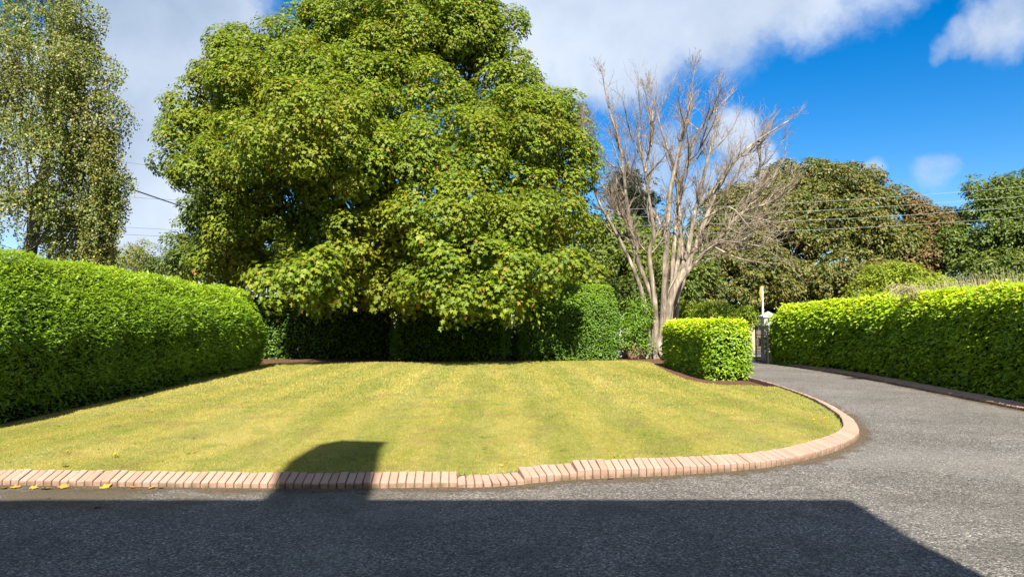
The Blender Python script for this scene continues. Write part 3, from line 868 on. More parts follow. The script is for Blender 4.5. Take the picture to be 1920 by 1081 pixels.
def broadleaf(name, label, rows, n, leaf, puff, mat, base, trunk_r, bark, tmpl=RHOMB, front_tmpl=None, group=None, flat=.8, cull=.72, catg='tree', fork=.35, limbs=True, upb=.6, tintshift=0.0, split=0, low=-.75):
    lobes = px_lobes(rows)
    main = lobes
    if split: lobes = split_lobes(lobes, split, .40)
    P, N, T, fc = puff_crown(lobes, n, puff, 1, flat=flat, cull=cull, upb=upb, low=low)
    k = P[:, 2] > .25; P, N, T, fc = P[k], N[k], T[k], fc[k]
    if front_tmpl is not None:                     # the lowest sprays hang loose and uneven
        lowk = np.clip((5.2 - P[:, 2]) / 2.5, 0, 1)[:, None]
        P = P + rng.normal(0, 1, P.shape) * lowk * np.array((.20, .20, .14)) + lowk * np.array((0, 0, -.35)) * (np.sin(P[:, :1] * 2.3) * .5 + np.sin(P[:, :1] * 5.1 + P[:, 1:2]) * .5)
    ni = int(n * .2)
    li = rng.choice(len(lobes), ni, p=(lambda w: w / w.sum())(np.array([np.prod(l[1]) for l in lobes])))
    Pi = np.array([l[0] for l in lobes])[li] + rand_dir(ni) * np.array([l[1] for l in lobes])[li] * (rng.random((ni, 1)) ** .4 * .78)
    Pi = Pi[Pi[:, 2] > .4]; ni = len(Pi)
    P = np.concatenate([P, Pi]); N = np.concatenate([N, unit(rng.normal(0, 1, (ni, 3)) + np.array((0, -.6, .4)))]); T = np.concatenate([T, rand_dir(ni)]); fc = np.concatenate([fc, np.full(ni, -1.0)])
    m = len(P)
    S = leaf * rng.uniform(.65, 1.25, m); S[-ni:] *= 1.7
    root = empty(name, base); tag(root, label, catg, group)
    tint = np.clip(rng.random(m) + tintshift, 0, 1)
    if front_tmpl is not None:
        f = fc > -.2
        near = f & (P[:, 2] < 4.6)
        link('crown', leaf_mesh('crown', P[near], N[near], T[near], S[near] * 1.12, front_tmpl, tint[near]), mat, root)
        up_ = f & ~near
        link('crown', leaf_mesh('crown', P[up_], N[up_], T[up_], S[up_], TRILOBE, tint[up_]), mat, root)
        link('crown', leaf_mesh('crown', P[~f], N[~f], T[~f], S[~f] * 1.15, tmpl, tint[~f]), mat, root)
    else:
        link('crown', leaf_mesh('crown', P, N, T, S, tmpl, tint), mat, root)
    tb = Tubes()
    cen = np.mean([l[0] for l in lobes], 0); top = max(l[0][2] for l in lobes)
    base = np.array(base, float)
    fk = base + np.array((cen[0] - base[0], cen[1] - base[1], 0)) * .25 + np.array((0, 0, max(.6, (top - base[2]) * fork)))
    if limbs:
        pts = limb(tb, base, fk, trunk_r * 1.25, trunk_r * .8, .15, 9, 9)
        tb.add(np.array([base + (0, 0, -.05), base + (0, 0, .25), base + (0, 0, .7)]), np.array((trunk_r * 1.7, trunk_r * 1.4, trunk_r * 1.18)), 9)
        for (c, r) in main:
            st = pts[rng.integers(4, 9)]
            p = limb(tb, st, c + r * np.array((0, 0, .1)), trunk_r * .42, trunk_r * .12, .3, 6, 9)
            for _ in range(7):
                dd = rand_dir(1)[0]; dd[2] = abs(dd[2]) * .8
                limb(tb, p[rng.integers(4, 9)], c + dd * r * .93, trunk_r * .13, trunk_r * .03, .3, 4, 6)
        link('trunk', tb.mesh('trunk'), bark, root)
    return root


# the great sycamore
SY = [(740, 75, 190, 95, 34), (600, 100, 112, 70, 33.5), (865, 80, 85, 78, 34), (480, 165, 100, 80, 32), (392, 215, 66, 58, 32), (358, 280, 52, 50, 31.5), (405, 320, 72, 44, 30), (560, 190, 150, 85, 31, 3.6),
      (960, 205, 75, 65, 33), (1015, 245, 62, 60, 33), (960, 260, 90, 80, 30), (1030, 330, 75, 80, 32), (590, 270, 135, 105, 26.6, 2.6), (760, 190, 105, 70, 31), (480, 300, 100, 85, 29),
      (700, 330, 105, 85, 27.5, 2.2), (830, 300, 105, 85, 28.5), (850, 420, 110, 85, 27.2), (980, 400, 100, 80, 28.8), (1045, 440, 62, 70, 33), (735, 455, 115, 70, 27.8), (560, 400, 110, 80, 30.5),
      (470, 420, 75, 75, 31), (600, 490, 95, 60, 30.2), (450, 490, 70, 60, 32), (880, 510, 105, 50, 26.4), (985, 505, 85, 55, 28.2), (1075, 520, 40, 50, 33.6), (760, 530, 100, 48, 29), (555, 530, 62, 44, 25.8),
      (960, 565, 60, 36, 26.2), (860, 560, 50, 28, 26.0), (680, 555, 85, 35, 29.6), (1065, 225, 32, 32, 33.5), (1095, 285, 18, 50, 33.5), (442, 88, 26, 22, 32.4), (950, 150, 48, 48, 33.5), (925, 60, 42, 42, 34), (440, 150, 52, 44, 32.3), (800, 10, 80, 35, 34.5), (465, 115, 55, 45, 32.5), (640, 505, 60, 40, 28.6), (810, 545, 60, 32, 27.6), (700, 130, 90, 60, 32), (515, 80, 34, 30, 33), (690, 30, 95, 38, 34), (935, 100, 30, 40, 34)]
tree_base = (-3.2, 34.0, .03)
syc = broadleaf('sycamore_tree', 'huge sunlit sycamore with billowing green crown behind the lawn', SY, 200000, .15, .72, M['sycamore'], tree_base, .55, M['bark_dark'], RHOMB, MAPLE, flat=.8, low=-.55)
# inner crown behind the lobes, so the crown has depth
IN = px_lobes([(720, 260, 250, 190, 35, 6.0), (740, 450, 260, 110, 33.5, 5.0)])


# ------------------------------------------------------------------ weeping birch
def birch():
    base = np.array((-17.6, 25.5, .0))
    root = empty('birch_tree', base); tag(root, 'tall weeping birch with yellowing leaves behind the left hedge', 'tree')
    tb = Tubes()
    tr = limb(tb, base, base + (.5, .4, 15.5), .30, .05, .08, 9, 14)
    Ps, Ts = [], []
    tw = Tubes()
    rows = [(60, -40, 80, 60, 25), (50, 60, 95, 70, 25.2), (150, 40, 38, 55, 24.8), (40, 180, 105, 75, 25.4), (150, 150, 60, 60, 24.4), (195, 225, 42, 60, 24.6), (60, 300, 110, 80, 24.2), (165, 290, 55, 60, 25), (205, 320, 32, 60, 24.6),
            (50, 410, 115, 60, 24.6), (140, 390, 62, 60, 25.4), (-60, 250, 90, 190, 26), (100, 120, 60, 50, 23.8), (185, 400, 30, 45, 25.2), (0, 100, 60, 60, 23.8)]
    lobes = split_lobes(px_lobes(rows), 8, .34)
    P, N, T, fc = puff_crown(lobes, 56000, .36, 1, cull=.62)
    Ps.append(P)
    for (c, r) in px_lobes(rows):
        br = limb(tb, tr[min(13, max(3, int((c[2] - 1.5) / 15.5 * 13)))], c, .06, .02, .2, 5, 7)
        for _ in range(10):
            dd = rand_dir(1)[0]; limb(tb, br[rng.integers(3, 7)], c + dd * r, .022, .007, .3, 3, 6)
        for _ in range(60 if c[0] > -15.5 else 26):
            dd = rand_dir(1)[0]; dd[2] = -abs(dd[2]) * .6
            p0 = c + dd * r * rng.uniform(.7, 1.05)
            Ld = rng.uniform(.5, 2.4); mm = 6
            u = np.linspace(0, 1, mm)[:, None]
            sway = rng.normal(0, .12, 3); sway[2] = 0
            q = p0 + sway * u - np.array((0, 0, Ld)) * u + rng.normal(0, .03, (mm, 3))
            q[:, 2] = np.maximum(q[:, 2], 1.0)
            if rng.random() < .6: tw.add(q, np.linspace(.006, .003, mm), 3)
            nl = int(Ld * 42)
            uu = rng.random(nl) * (mm - 1); i0 = np.minimum(uu.astype(int), mm - 2); fr = (uu - i0)[:, None]
            Ps.append(q[i0] * (1 - fr) + q[i0 + 1] * fr + rng.normal(0, .06, (nl, 3)))
    P = np.concatenate(Ps); m = len(P)
    k = (P[:, 0] / P[:, 1] > -.86); P = P[k]; m = len(P)
    N = unit(rng.normal(0, .6, (m, 3)) + np.array((.1, -.55, .55)))
    T = unit(rng.normal(0, .5, (m, 3)) + np.array((0, 0, -.8)))
    link('crown', leaf_mesh('crown', P, N, T, rng.uniform(.06, .105, m), RHOMB, None, np.full(m, 1.4)), M['birch'], root)
    link('trunk', tb.mesh('trunk'), M['bark_birch'], root)
    link('hanging_twigs', tw.mesh('hanging_twigs'), M['bark_dark'], root)['kind'] = 'stuff'
    print('birch leaves', m)


birch()


# ------------------------------------------------------------------ bare tree
def bare_tree():
    Y0 = 32.6
    base = at(1232, 671, Y0); base[2] = .03
    root = empty('bare_tree', base); tag(root, 'leafless grey-barked tree with many stems beside the gate', 'tree')
    tb, tw = Tubes(), Tubes()
    c3 = lambda x, y: (1080 + x / 1.802, 100 + y / 1.802)
    limbs = [  # points in crop pixels, start radius, depth drift
        ([(250, 985), (232, 850), (190, 720), (120, 575), (66, 470), (44, 340), (25, 230)], .17, -.6),
        ([(262, 985), (262, 850), (205, 690), (172, 510), (150, 330), (112, 190), (88, 70)], .19, .5),
        ([(268, 985), (268, 860), (248, 680), (262, 600), (236, 400), (262, 270), (236, 130)], .2, -.8),
        ([(285, 985), (298, 850), (306, 650), (322, 450), (356, 300), (388, 160), (405, 55)], .27, .4),
        ([(282, 985), (310, 830), (372, 690), (398, 560), (430, 420), (470, 250), (480, 110)], .22, 1.2),
        ([(290, 985), (322, 820), (385, 700), (440, 560), (500, 420), (585, 320), (720, 235)], .24, -.7),
        ([(295, 985), (330, 815), (410, 700), (500, 610), (560, 540), (650, 505), (730, 450)], .2, -1.4),
        ([(292, 985), (318, 840), (350, 640), (335, 420), (290, 270), (248, 110)], .18, 1.6),
        ([(300, 985), (322, 850), (335, 620), (372, 400), (430, 250), (520, 150)], .2, 2.2),
        ([(288, 985), (305, 860), (290, 600), (190, 430), (165, 280)], .13, 2.4),
    ]
    def curve(pts, dr):
        n = len(pts)
        W = []
        for i, (x, y) in enumerate(pts):
            px, py = c3(x, y); W.append(at(px, py, Y0 + dr * (i / (n - 1)) ** 1.3 * 1.0))
        W[0][2] = -.05
        return catmull(np.array(W), .25)

    def twig(p, d, L, r, lvl):
        seg = max(3, int(L / .22)); seg = min(seg, 9)
        pts = [p]; dd = d
        for _ in range(seg):
            dd = unit(dd + rng.normal(0, .17, 3) + np.array((0, 0, .06)))
            pts.append(pts[-1] + dd * L / seg)
        pts = np.array(pts)
        (tb if r > .022 else tw).add(pts, np.linspace(r, max(.0038, r * .3), len(pts)), 5 if r > .022 else 3)
        if lvl > 0:
            nb = int(rng.integers(3, 6))
            for _ in range(nb):
                i = rng.integers(1, len(pts))
                s = unit(pts[i] - pts[i - 1])
                nd = unit(s * .8 + rand_dir(1)[0] * .62 + np.array((0, -.0, .12)))
                twig(pts[i], nd, L * rng.uniform(.38, .68), max(.0045, r * .5), lvl - 1)

    pool = []
    for (pts, r0, dr) in limbs:
        c = curve(pts, dr); m = len(c)
        pool.append(c[int(m * .25):])
        c = c + np.cumsum(rng.normal(0, .008, (m, 3)), 0) * np.linspace(0, 1, m)[:, None]
        u = np.linspace(0, 1, m)
        rad = r0 * .7 * (1 - u) ** .8 * .92 + .014
        rad *= 1 + .5 * np.exp(-u * m * .25 / .7) + .04 * np.sin(np.arange(m) * 1.3)
        tb.add(c, rad, 9)
        L = m * .25
        cnt = int(L * 1.5)
        for _ in range(cnt):
            i = int(m * rng.uniform(.3, .995) ** .8); i = min(i, m - 2)
            s = unit(c[i + 1] - c[i])
            side = rand_dir(1)[0]; side[1] *= .8
            nd = unit(s * .75 + side * .62 + np.array((.05, 0, .32)))
            rem = (1 - i / m)
            twig(c[i], nd, rng.uniform(.6, 1.25) * (.6 + rem * 1.3), min(.05, rad[i] * .45), 2)
        # leader end
        for _ in range(4): twig(c[-1], unit(unit(c[-1] - c[-3]) + rand_dir(1)[0] * .35), rng.uniform(.35, .75), .012, 2)
    # boughs that fill the fan evenly: each grows from the nearest limb towards a point on the crown
    skel = np.concatenate(pool)
    th = np.radians([-38, -32, -17, 0, 9, 22, 38, 50, 62, 76]); RR = [200, 300, 395, 385, 400, 365, 362, 330, 290, 230]
    fx, fy = 1250, 520
    def polar(w):
        px = CX + F * w[:, 0] / w[:, 1]; py = HZ - F * (w[:, 2] - EYE) / w[:, 1]
        return np.arctan2(px - fx, fy - py), np.hypot(px - fx, py - fy)
    for k in range(125):
        a = rng.uniform(-.64, 1.22); rr = np.interp(a, th, RR) * rng.uniform(.52, .97)
        tgt = at(fx + math.sin(a) * rr, fy - math.cos(a) * rr, Y0 + rng.normal(0, 1.5))
        pa, prr = polar(skel)
        dist = np.linalg.norm(skel - tgt, axis=1)
        ok = (prr < rr - 25) & (np.abs(pa - a) < .35)
        if not ok.any(): continue
        cost = np.where(ok, np.abs(dist - 1.9) + np.abs(pa - a) * 2.5, 99)
        st = skel[np.argmin(cost)]
        L = np.linalg.norm(tgt - st)
        u = np.linspace(0, 1, 9)[:, None]
        p = st + (tgt - st) * u + np.array((0, 0, -1.0)) * np.sin(u * math.pi) * .10 * L * (1 if abs(a) > .3 else .3) + np.cumsum(rng.normal(0, .03, (9, 3)), 0) * u
        r = min(.05, .016 + .012 * L)
        tb.add(p, np.linspace(r, .008, 9), 5)
        skel = np.concatenate([skel, p[2:]])
        for _ in range(int(4 + L * 3.0)):
            i = rng.integers(2, 9); sdir = unit(p[min(i + 1, 8)] - p[i - 1])
            twig(p[i], unit(sdir * .85 + rand_dir(1)[0] * .6 + np.array((0, 0, .25))), rng.uniform(.4, 1.0), .010, 1)
    # a long low bough on the right, drooping
    for (pts, r) in (([(470, 655), (540, 690), (620, 705), (720, 712)], .05), ([(430, 560), (520, 520), (600, 600), (700, 640)], .045), ([(560, 545), (620, 560), (700, 570), (780, 545)], .04), ([(400, 700), (480, 640), (560, 640), (660, 660)], .05)):
        c = catmull(np.array([at(*c3(x, y), Y0 - 1.0 - i * .5) for i, (x, y) in enumerate(pts)]), .25)
        tb.add(c, np.linspace(r, .012, len(c)), 6)
        for _ in range(13):
            i = rng.integers(2, len(c)); s = unit(c[min(i + 1, len(c) - 1)] - c[i - 1])
            twig(c[i], unit(s * .8 + rand_dir(1)[0] * .7), rng.uniform(.5, 1.2), .011, 1)
    # root flare
    for k in range(9):
        a = k * .7 + rng.uniform(-.2, .2)
        e = base + np.array((math.cos(a) * rng.uniform(.5, .85), math.sin(a) * rng.uniform(.4, .7), -.08))
        p = np.array([base + (math.cos(a) * .12, math.sin(a) * .12, .9), base + (math.cos(a) * .30, math.sin(a) * .25, .35), e])
        tb.add(catmull(p, .1), np.linspace(.2, .07, len(catmull(p, .1))), 7)
    link('trunk', tb.mesh('trunk'), M['bark_bare'], root)
    link('twigs', tw.mesh('twigs'), M['twig_bare'], root)
    # separate leaning stem behind
    st = np.array([at(1263, 640, 34.6), at(1268, 560, 34.6), at(1281, 520, 34.7), at(1276, 430, 35), at(1268, 370, 35.2)]); st[0][2] = 0
    r2 = empty('leaning_tree', st[0]); tag(r2, 'pale leaning dead stem just behind the bare tree', 'tree')
    t2 = Tubes(); c = catmull(st, .25); t2.add(c, np.linspace(.2, .07, len(c)), 8)
    link('trunk', t2.mesh('trunk'), M['bark_bare'], r2)
    print('bare tris', len(np.concatenate(tb.I)) * 2, len(np.concatenate(tw.I)) * 2)


bare_tree()

# ------------------------------------------------------------------ background trees and shrubs
BG = 'trees across the road'
broadleaf('broadleaf_tree', 'large domed olive and brown tree beyond the gate', [(1500, 380, 110, 70, 52), (1560, 350, 90, 45, 52), (1620, 390, 70, 60, 52), (1420, 440, 110, 80, 50), (1550, 450, 110, 70, 49), (1650, 470, 70, 70, 50),
          (1340, 500, 80, 70, 49), (1440, 540, 100, 60, 47), (1560, 545, 110, 60, 47), (1680, 540, 60, 55, 48), (1370, 400, 50, 50, 53), (1320, 560, 70, 50, 47)], 78000, .23, .55, M['tree_olive'], (19.5, 53, 0), .5, M['bark_dark'], split=7, group=BG)
broadleaf('russet_tree', 'russet-brown tree between two green trees on the right', [(1735, 450, 60, 45, 50), (1720, 400, 35, 30, 51), (1770, 480, 50, 50, 49), (1720, 510, 60, 50, 48.5), (1780, 420, 30, 25, 50)], 17000, .22, .5, M['tree_red'], (28.5, 51, 0), .35, M['bark_dark'], split=7, group=BG)
broadleaf('broadleaf_tree', 'dark green tree at the far right edge behind the long hedge', [(1870, 385, 70, 50, 48), (1920, 370, 50, 40, 48), (1900, 450, 90, 60, 46), (1830, 470, 60, 60, 47), (1850, 520, 80, 45, 45), (1960, 420, 80, 80, 46), (1960, 330, 40, 30, 49)], 32000, .22, .5, M['tree_green'], (32.5, 48, 0), .4, M['bark_dark'], split=7, group=BG)
broadleaf('lime_shrub', 'yellow-green feathery shrub above the long hedge', [(1680, 530, 55, 35, 37), (1720, 545, 55, 32, 36.5), (1640, 550, 40, 30, 37), (1650, 580, 60, 30, 36)], 9000, .15, .45, M['shrub_lime'], (20, 37, 0), .08, M['bark_dark'], catg='shrub')
broadleaf('broadleaf_tree', 'leafy green tree filling the space behind the bare tree', [(1190, 500, 80, 55, 44), (1150, 460, 60, 50, 45), (1240, 540, 70, 45, 42), (1180, 570, 80, 40, 41), (1290, 520, 50, 60, 46), (1110, 540, 50, 60, 42), (1230, 470, 45, 40, 46)], 20000, .24, .5, M['tree_green'], (9.5, 45, 0), .3, M['bark_dark'], split=7, group=BG, tintshift=.15)
broadleaf('green_bush', 'light green bush just behind the low square hedge', [(1330, 590, 45, 22, 36.5), (1290, 600, 35, 30, 36), (1390, 600, 40, 22, 37)], 6000, .13, .35, M['shrub_lime'], (9.8, 36.6, 0), .06, M['bark_dark'], catg='shrub', limbs=True, tintshift=-.3)
broadleaf('mixed_shrub', 'loose shrub with reddish leaves between round hedge and bare tree', [(1192, 585, 26, 32, 32.3), (1185, 630, 25, 30, 32), (1200, 650, 20, 18, 32)], 3200, .10, .28, M['hedge_mid'], (5.5, 32.4, 0), .05, M['bark_dark'], catg='shrub')
broadleaf('broadleaf_tree', 'darker tree half hidden behind the left of the big sycamore', [(400, 420, 55, 65, 42), (440, 480, 60, 60, 41), (380, 500, 60, 45, 40), (360, 470, 45, 35, 41), (420, 370, 45, 25, 43), (480, 520, 70, 45, 40)], 20000, .22, .5, M['tree_green'], (-17, 42, 0), .35, M['bark_dark'], split=7, group=BG)
broadleaf('scrubby_bush', 'scrubby brownish bush on the skyline behind the left hedge', [(215, 485, 40, 28, 38), (255, 480, 25, 28, 40), (175, 495, 50, 30, 38)], 5000, .12, .4, M['birch'], (-20, 38.5, 0), .08, M['bark_dark'], catg='shrub')
broadleaf('scrubby_bush', 'small green bush on the skyline beside the dead twigs', [(305, 500, 40, 24, 44), (330, 490, 22, 22, 43), (280, 505, 35, 20, 44)], 4000, .13, .4, M['tree_green'], (-21, 44, 0), .08, M['bark_dark'], catg='shrub')


def conifer():
    base = np.array((12.5, 62, 0.0)); base[0] = (1185 - CX) / F * 62
    root = empty('conifer_tree', base); tag(root, 'dark flat-tiered conifer seen behind the bare tree', 'tree', BG)
    tb = Tubes(); tr = limb(tb, base, base + (0, 0, 14.0), .45, .08, .05, 8, 12)
    Ps, Ns, Ts = [], [], []
    for k in range(70):
        h = rng.uniform(.3, 1.0); st = base + np.array((0, 0, 14.2 * h))
        a = rng.uniform(0, 2 * math.pi); R = (4.6 * (1.12 - h) ** .5) * rng.uniform(.4, 1)
        tip = st + np.array((math.cos(a) * R, math.sin(a) * R, R * .18))
        p = limb(tb, st, tip, .07, .02, .1, 4, 6)
        n = 170
        i = rng.integers(1, 6, n)
        P = p[i] + rng.normal(0, 1, (n, 3)) * np.array((.75, .75, .22))
        Ps.append(P); Ts.append(unit(np.array((math.cos(a), math.sin(a), .1)) + rng.normal(0, .5, (n, 3))))
    P = np.concatenate(Ps); T = np.concatenate(Ts); m = len(P)
    N = unit(np.array((0, 0, 1.0)) + rng.normal(0, .5, (m, 3)))
    link('crown', leaf_mesh('crown', P, N, T, rng.uniform(.35, .7, m), TUFT), M['conifer'], root)
    link('trunk', tb.mesh('trunk'), M['bark_dark'], root)


conifer()


def undergrowth():
    n = 15000
    X = rng.uniform(2, 46, n); Yv = 52 + rng.normal(0, 1.6, n); top = 4.6 + 1.2 * np.sin(X * .7) + .8 * np.sin(X * 1.9 + 1)
    P = np.stack([X, Yv, top * rng.random(n) ** .7], 1)
    N = unit(rng.normal(0, .5, (n, 3)) + np.array((0, -.5, .7))); T = unit(rng.normal(0, .5, (n, 3)) + np.array((0, -.3, -.4)))
    o = link('undergrowth', leaf_mesh('undergrowth', P, N, T, rng.uniform(.25, .5, n), RHOMB), M['tree_green'])
    tag(o, 'dense dark undergrowth below the trees across the road', 'undergrowth', kind='stuff')


undergrowth()


def dry_twigs():
    base = at(290, 500, 36.0)
    root = empty('dead_brush', (base[0], base[1], 0)); tag(root, 'tangle of dead pale twigs on the skyline behind the left hedge', 'brush')
    tb = Tubes()
    for k in range(90):
        a = np.array((base[0] + rng.normal(0, .8), base[1] + rng.normal(0, .5), 1.5))
        d_ = unit(np.array((rng.normal(0, .6), rng.normal(0, .3), 1)))
        L = rng.uniform(1.2, 3.2)
        limb(tb, a, a + d_ * L, .014, .005, .5, 3, 6)
    tb.add(np.array([(base[0], base[1], 0), (base[0] + .1, base[1], 1.0), (base[0], base[1], 1.9)]), .08, 6)
    link('twigs', tb.mesh('twigs'), M['dry'], root)


dry_twigs()


def weeds(label, pts, n, h, spread, name='tall_weeds'):
    P, T = [], []
    pts = catmull(np.array(pts, float), .3)
    i = rng.integers(0, len(pts), n)
    P = pts[i] + rng.normal(0, 1, (n, 3)) * np.array((spread, spread, .02))
    T = unit(rng.normal(0, .28, (n, 3)) + np.array((-.15, 0, 1)))
    N = unit(rng.normal(0, .5, (n, 3)) + np.array((0, -1, .3)))
    S = h * rng.uniform(.6, 1.1, n)
    o = link(name, leaf_mesh(name, P, N, T, S, NEEDLE, None, np.full(n, .32)), M['dry'])
    # seed heads
    return tag(o, label, 'weeds', kind='stuff')


weeds('pale dry grass standing up behind the long hedge', [(13.3, 18.2, .0), (14.0, 20.5, .0), (14.9, 24, .0), (15.5, 27, .0)], 5000, 3.0, .45)
# a hanging tuft of dry stalks caught on the hedge top
def hay():
    n = 260
    c = at(1697, 540, 18.9)
    P = c + rng.normal(0, 1, (n, 3)) * np.array((.16, .14, .07))
    T = unit(np.stack([rng.normal(-.3, .6, n), rng.normal(-.5, .4, n), rng.normal(-.35, .5, n)], 1))
    N = unit(rng.normal(0, .5, (n, 3)) + np.array((0, -.6, .8)))
    o = link('hay_tuft', leaf_mesh('hay_tuft', P, N, T, rng.uniform(.2, .5, n), NEEDLE, None, np.full(n, .4)), M['dry'])
    tag(o, 'tuft of dry hay caught on top of the long hedge', 'hay')


hay()


# ------------------------------------------------------------------ gate, piers, wall, sign, wires
def gate():
    hinge = np.array((9.98, 30.0)); end = np.array((9.86, 28.25))
    root = empty('iron_gate', (9.96, 29.1, 0)); tag(root, 'open black iron gate leaf at the end of the drive', 'gate')
    d_ = (end - hinge); L = np.linalg.norm(d_); d_ /= L

    def bar(p, q, r, name):
        tb = Tubes(); tb.add(np.array([p, q]), r, 6); link(name, tb.mesh(name, False), M['iron'], root)
    for s, nm in ((0, 'gate_post'), (L, 'gate_post')):
        p = hinge + d_ * s; bar((p[0], p[1], .04), (p[0], p[1], 1.52), .03, nm)
    for z in (.1, .55, 1.12, 1.46):
        a = hinge; b = end; bar((a[0], a[1], z), (b[0], b[1], z), .018, 'rail')
    for k in range(13):
        p = hinge + d_ * (L * (k + 1) / 14); bar((p[0], p[1], .06), (p[0], p[1], 1.58 if k % 2 else 1.5), .011, 'gate_bar')
    for k in range(6):
        p = hinge + d_ * (L * (k + .75) / 6.3)
        a = np.linspace(0, 2 * math.pi, 14)
        tb = Tubes(); tb.add(np.stack([p[0] + d_[0] * .09 * np.cos(a), p[1] + d_[1] * .09 * np.cos(a), .83 + .2 * np.sin(a)], 1), .009, 5)
        link('scroll', tb.mesh('scroll'), M['iron'], root)


gate()


def pier(x, y, w, h, label):
    root = empty('gate_pier', (x, y, 0)); tag(root, label, 'gate pier')
    MB().box(x - w / 2, x + w / 2, y - w / 2, y + w / 2, 0, h).bevel(.012).build('shaft', M['white_wall'], root)
    c = w / 2 + .05
    MB().poly([(x - c, y - c, h), (x + c, y - c, h), (x + c, y + c, h), (x - c, y + c, h), (x - c, y - c, h + .07), (x + c, y - c, h + .07), (x + c, y + c, h + .07), (x - c, y + c, h + .07), (x, y, h + .27)],
              [(3, 2, 1, 0), (0, 1, 5, 4), (1, 2, 6, 5), (2, 3, 7, 6), (3, 0, 4, 7), (4, 5, 8), (5, 6, 8), (6, 7, 8), (7, 4, 8)]).build('cap', M['white_wall'], root)


pier(10.76, 30.75, .5, 1.82, 'white gate pier beside the open iron gate, right of the drive')
pier(7.05, 33.0, .5, 1.6, 'white gate pier half hidden by the bare tree trunk')
wall = MB().box(4, 45, 41.8, 42.15, 0, 1.5).box(3.95, 45, 41.75, 42.2, 1.502, 1.58).build('boundary_wall', M['beige_wall'])
tag(wall, 'low beige boundary wall across the road', 'wall')
# garden boundary wall between pier and the hedges
wl = MB().box(-14, 6.8, 33.05, 33.3, 0, 1.35).build('boundary_wall', M['white_wall']); tag(wl, 'low white garden wall behind the bare tree', 'wall')


def sign():
    x, y = (1430 - CX) / F * 36, 36.0
    root = empty('road_sign', (x, y, .06)); tag(root, 'yellow diamond warning sign seen nearly edge-on above the hedge', 'sign')
    tb = Tubes(); tb.add(np.array([(x, y, .06), (x, y, 2.0), (x, y, 3.4)]), .045, 10); link('pole', tb.mesh('pole'), M['pole'], root)
    a = math.radians(56); ux, uy = math.cos(a), math.sin(a)
    cx, cy, cz = x - .07, y - .02, 3.05
    h = .38

    def plate(h, t0, t1, name, mat):
        nx, ny = -uy, ux
        vs = []
        for t in (t0, t1):
            for (s, z) in ((-h, 0), (0, -h), (h, 0), (0, h)): vs.append((cx + ux * s + nx * t, cy + uy * s + ny * t, cz + z))
        MB().poly(vs, [(0, 1, 2, 3), (7, 6, 5, 4), (0, 4, 5, 1), (1, 5, 6, 2), (2, 6, 7, 3), (3, 7, 4, 0)]).build(name, mat, root)
    plate(h, -.006, .006, 'plate', M['sign_yellow'])


sign()


def wire(p, q, r, sag, mat, label, group):
    u = np.linspace(0, 1, 40)[:, None]
    pts = np.asarray(p) * (1 - u) + np.asarray(q) * u - np.array((0, 0, 1)) * sag * 4 * u * (1 - u)
    tb = Tubes(); tb.add(pts, r, 5); o = link('overhead_wire', tb.mesh('overhead_wire'), mat); tag(o, label, 'wire', group)


GW = 'power lines across the road'
for k, (y1, y0, nm) in enumerate(((341, 388, 'topmost of the overhead wires crossing in front of the trees on the right'), (361, 402, 'second overhead wire down in front of the trees on the right'), (382, 418, 'third overhead wire down in front of the trees on the right'), (403, 434, 'lowest of the overhead wires crossing in front of the trees on the right'))):
    p = at(2300, y1 - 32, 41.0); q = at(1450, y0, 43.5); q2 = at(1060, y0 + 6, 45)
    wire(p, q2, .0085, .55, M['wire_pale'], nm, GW)
wire(at(-250, 165, 20), at(420, 412, 34), .026, .15, M['wire'], 'thick black cable sloping past the birch to the sycamore', None)
GL = 'distant wires between birch and sycamore'
for (y0, y1, nm) in ((300, 330, 'highest thin wire between the birch and the sycamore'), (371, 379, 'thin wire crossing the thick cable between birch and sycamore'), (429, 433, 'thin wire just below the thick cable\'s far end'), (443, 445, 'second lowest thin wire on the skyline left of the sycamore'), (467, 464, 'lowest thin wire over the scrubby skyline')):
    wire(at(150, y0 - 8, 60), at(460, y1 + 3, 60), .011, .05, M['wire'], nm, GL)


# rock by the tree
def rock():
    bm = bmesh.new(); bmesh.ops.create_icosphere(bm, subdivisions=3, radius=1)
    for v in bm.verts:
        k = 1 + .18 * math.sin(v.co.x * 4 + 1) * math.cos(v.co.y * 5) + .1 * math.sin(v.co.z * 7 + v.co.x * 3)
        v.co = Vector((v.co.x * .36 * k, v.co.y * .3 * k, v.co.z * .42 * k))
    me = bpy.data.meshes.new('rock'); bm.to_mesh(me); bm.free()
    o = link('rock', me, M['rock']); p = at(1190, 655, 31.9); o.location = (p[0], p[1], .33)
    tag(o, 'reddish brown rock at the foot of the bare tree', 'rock')


rock()


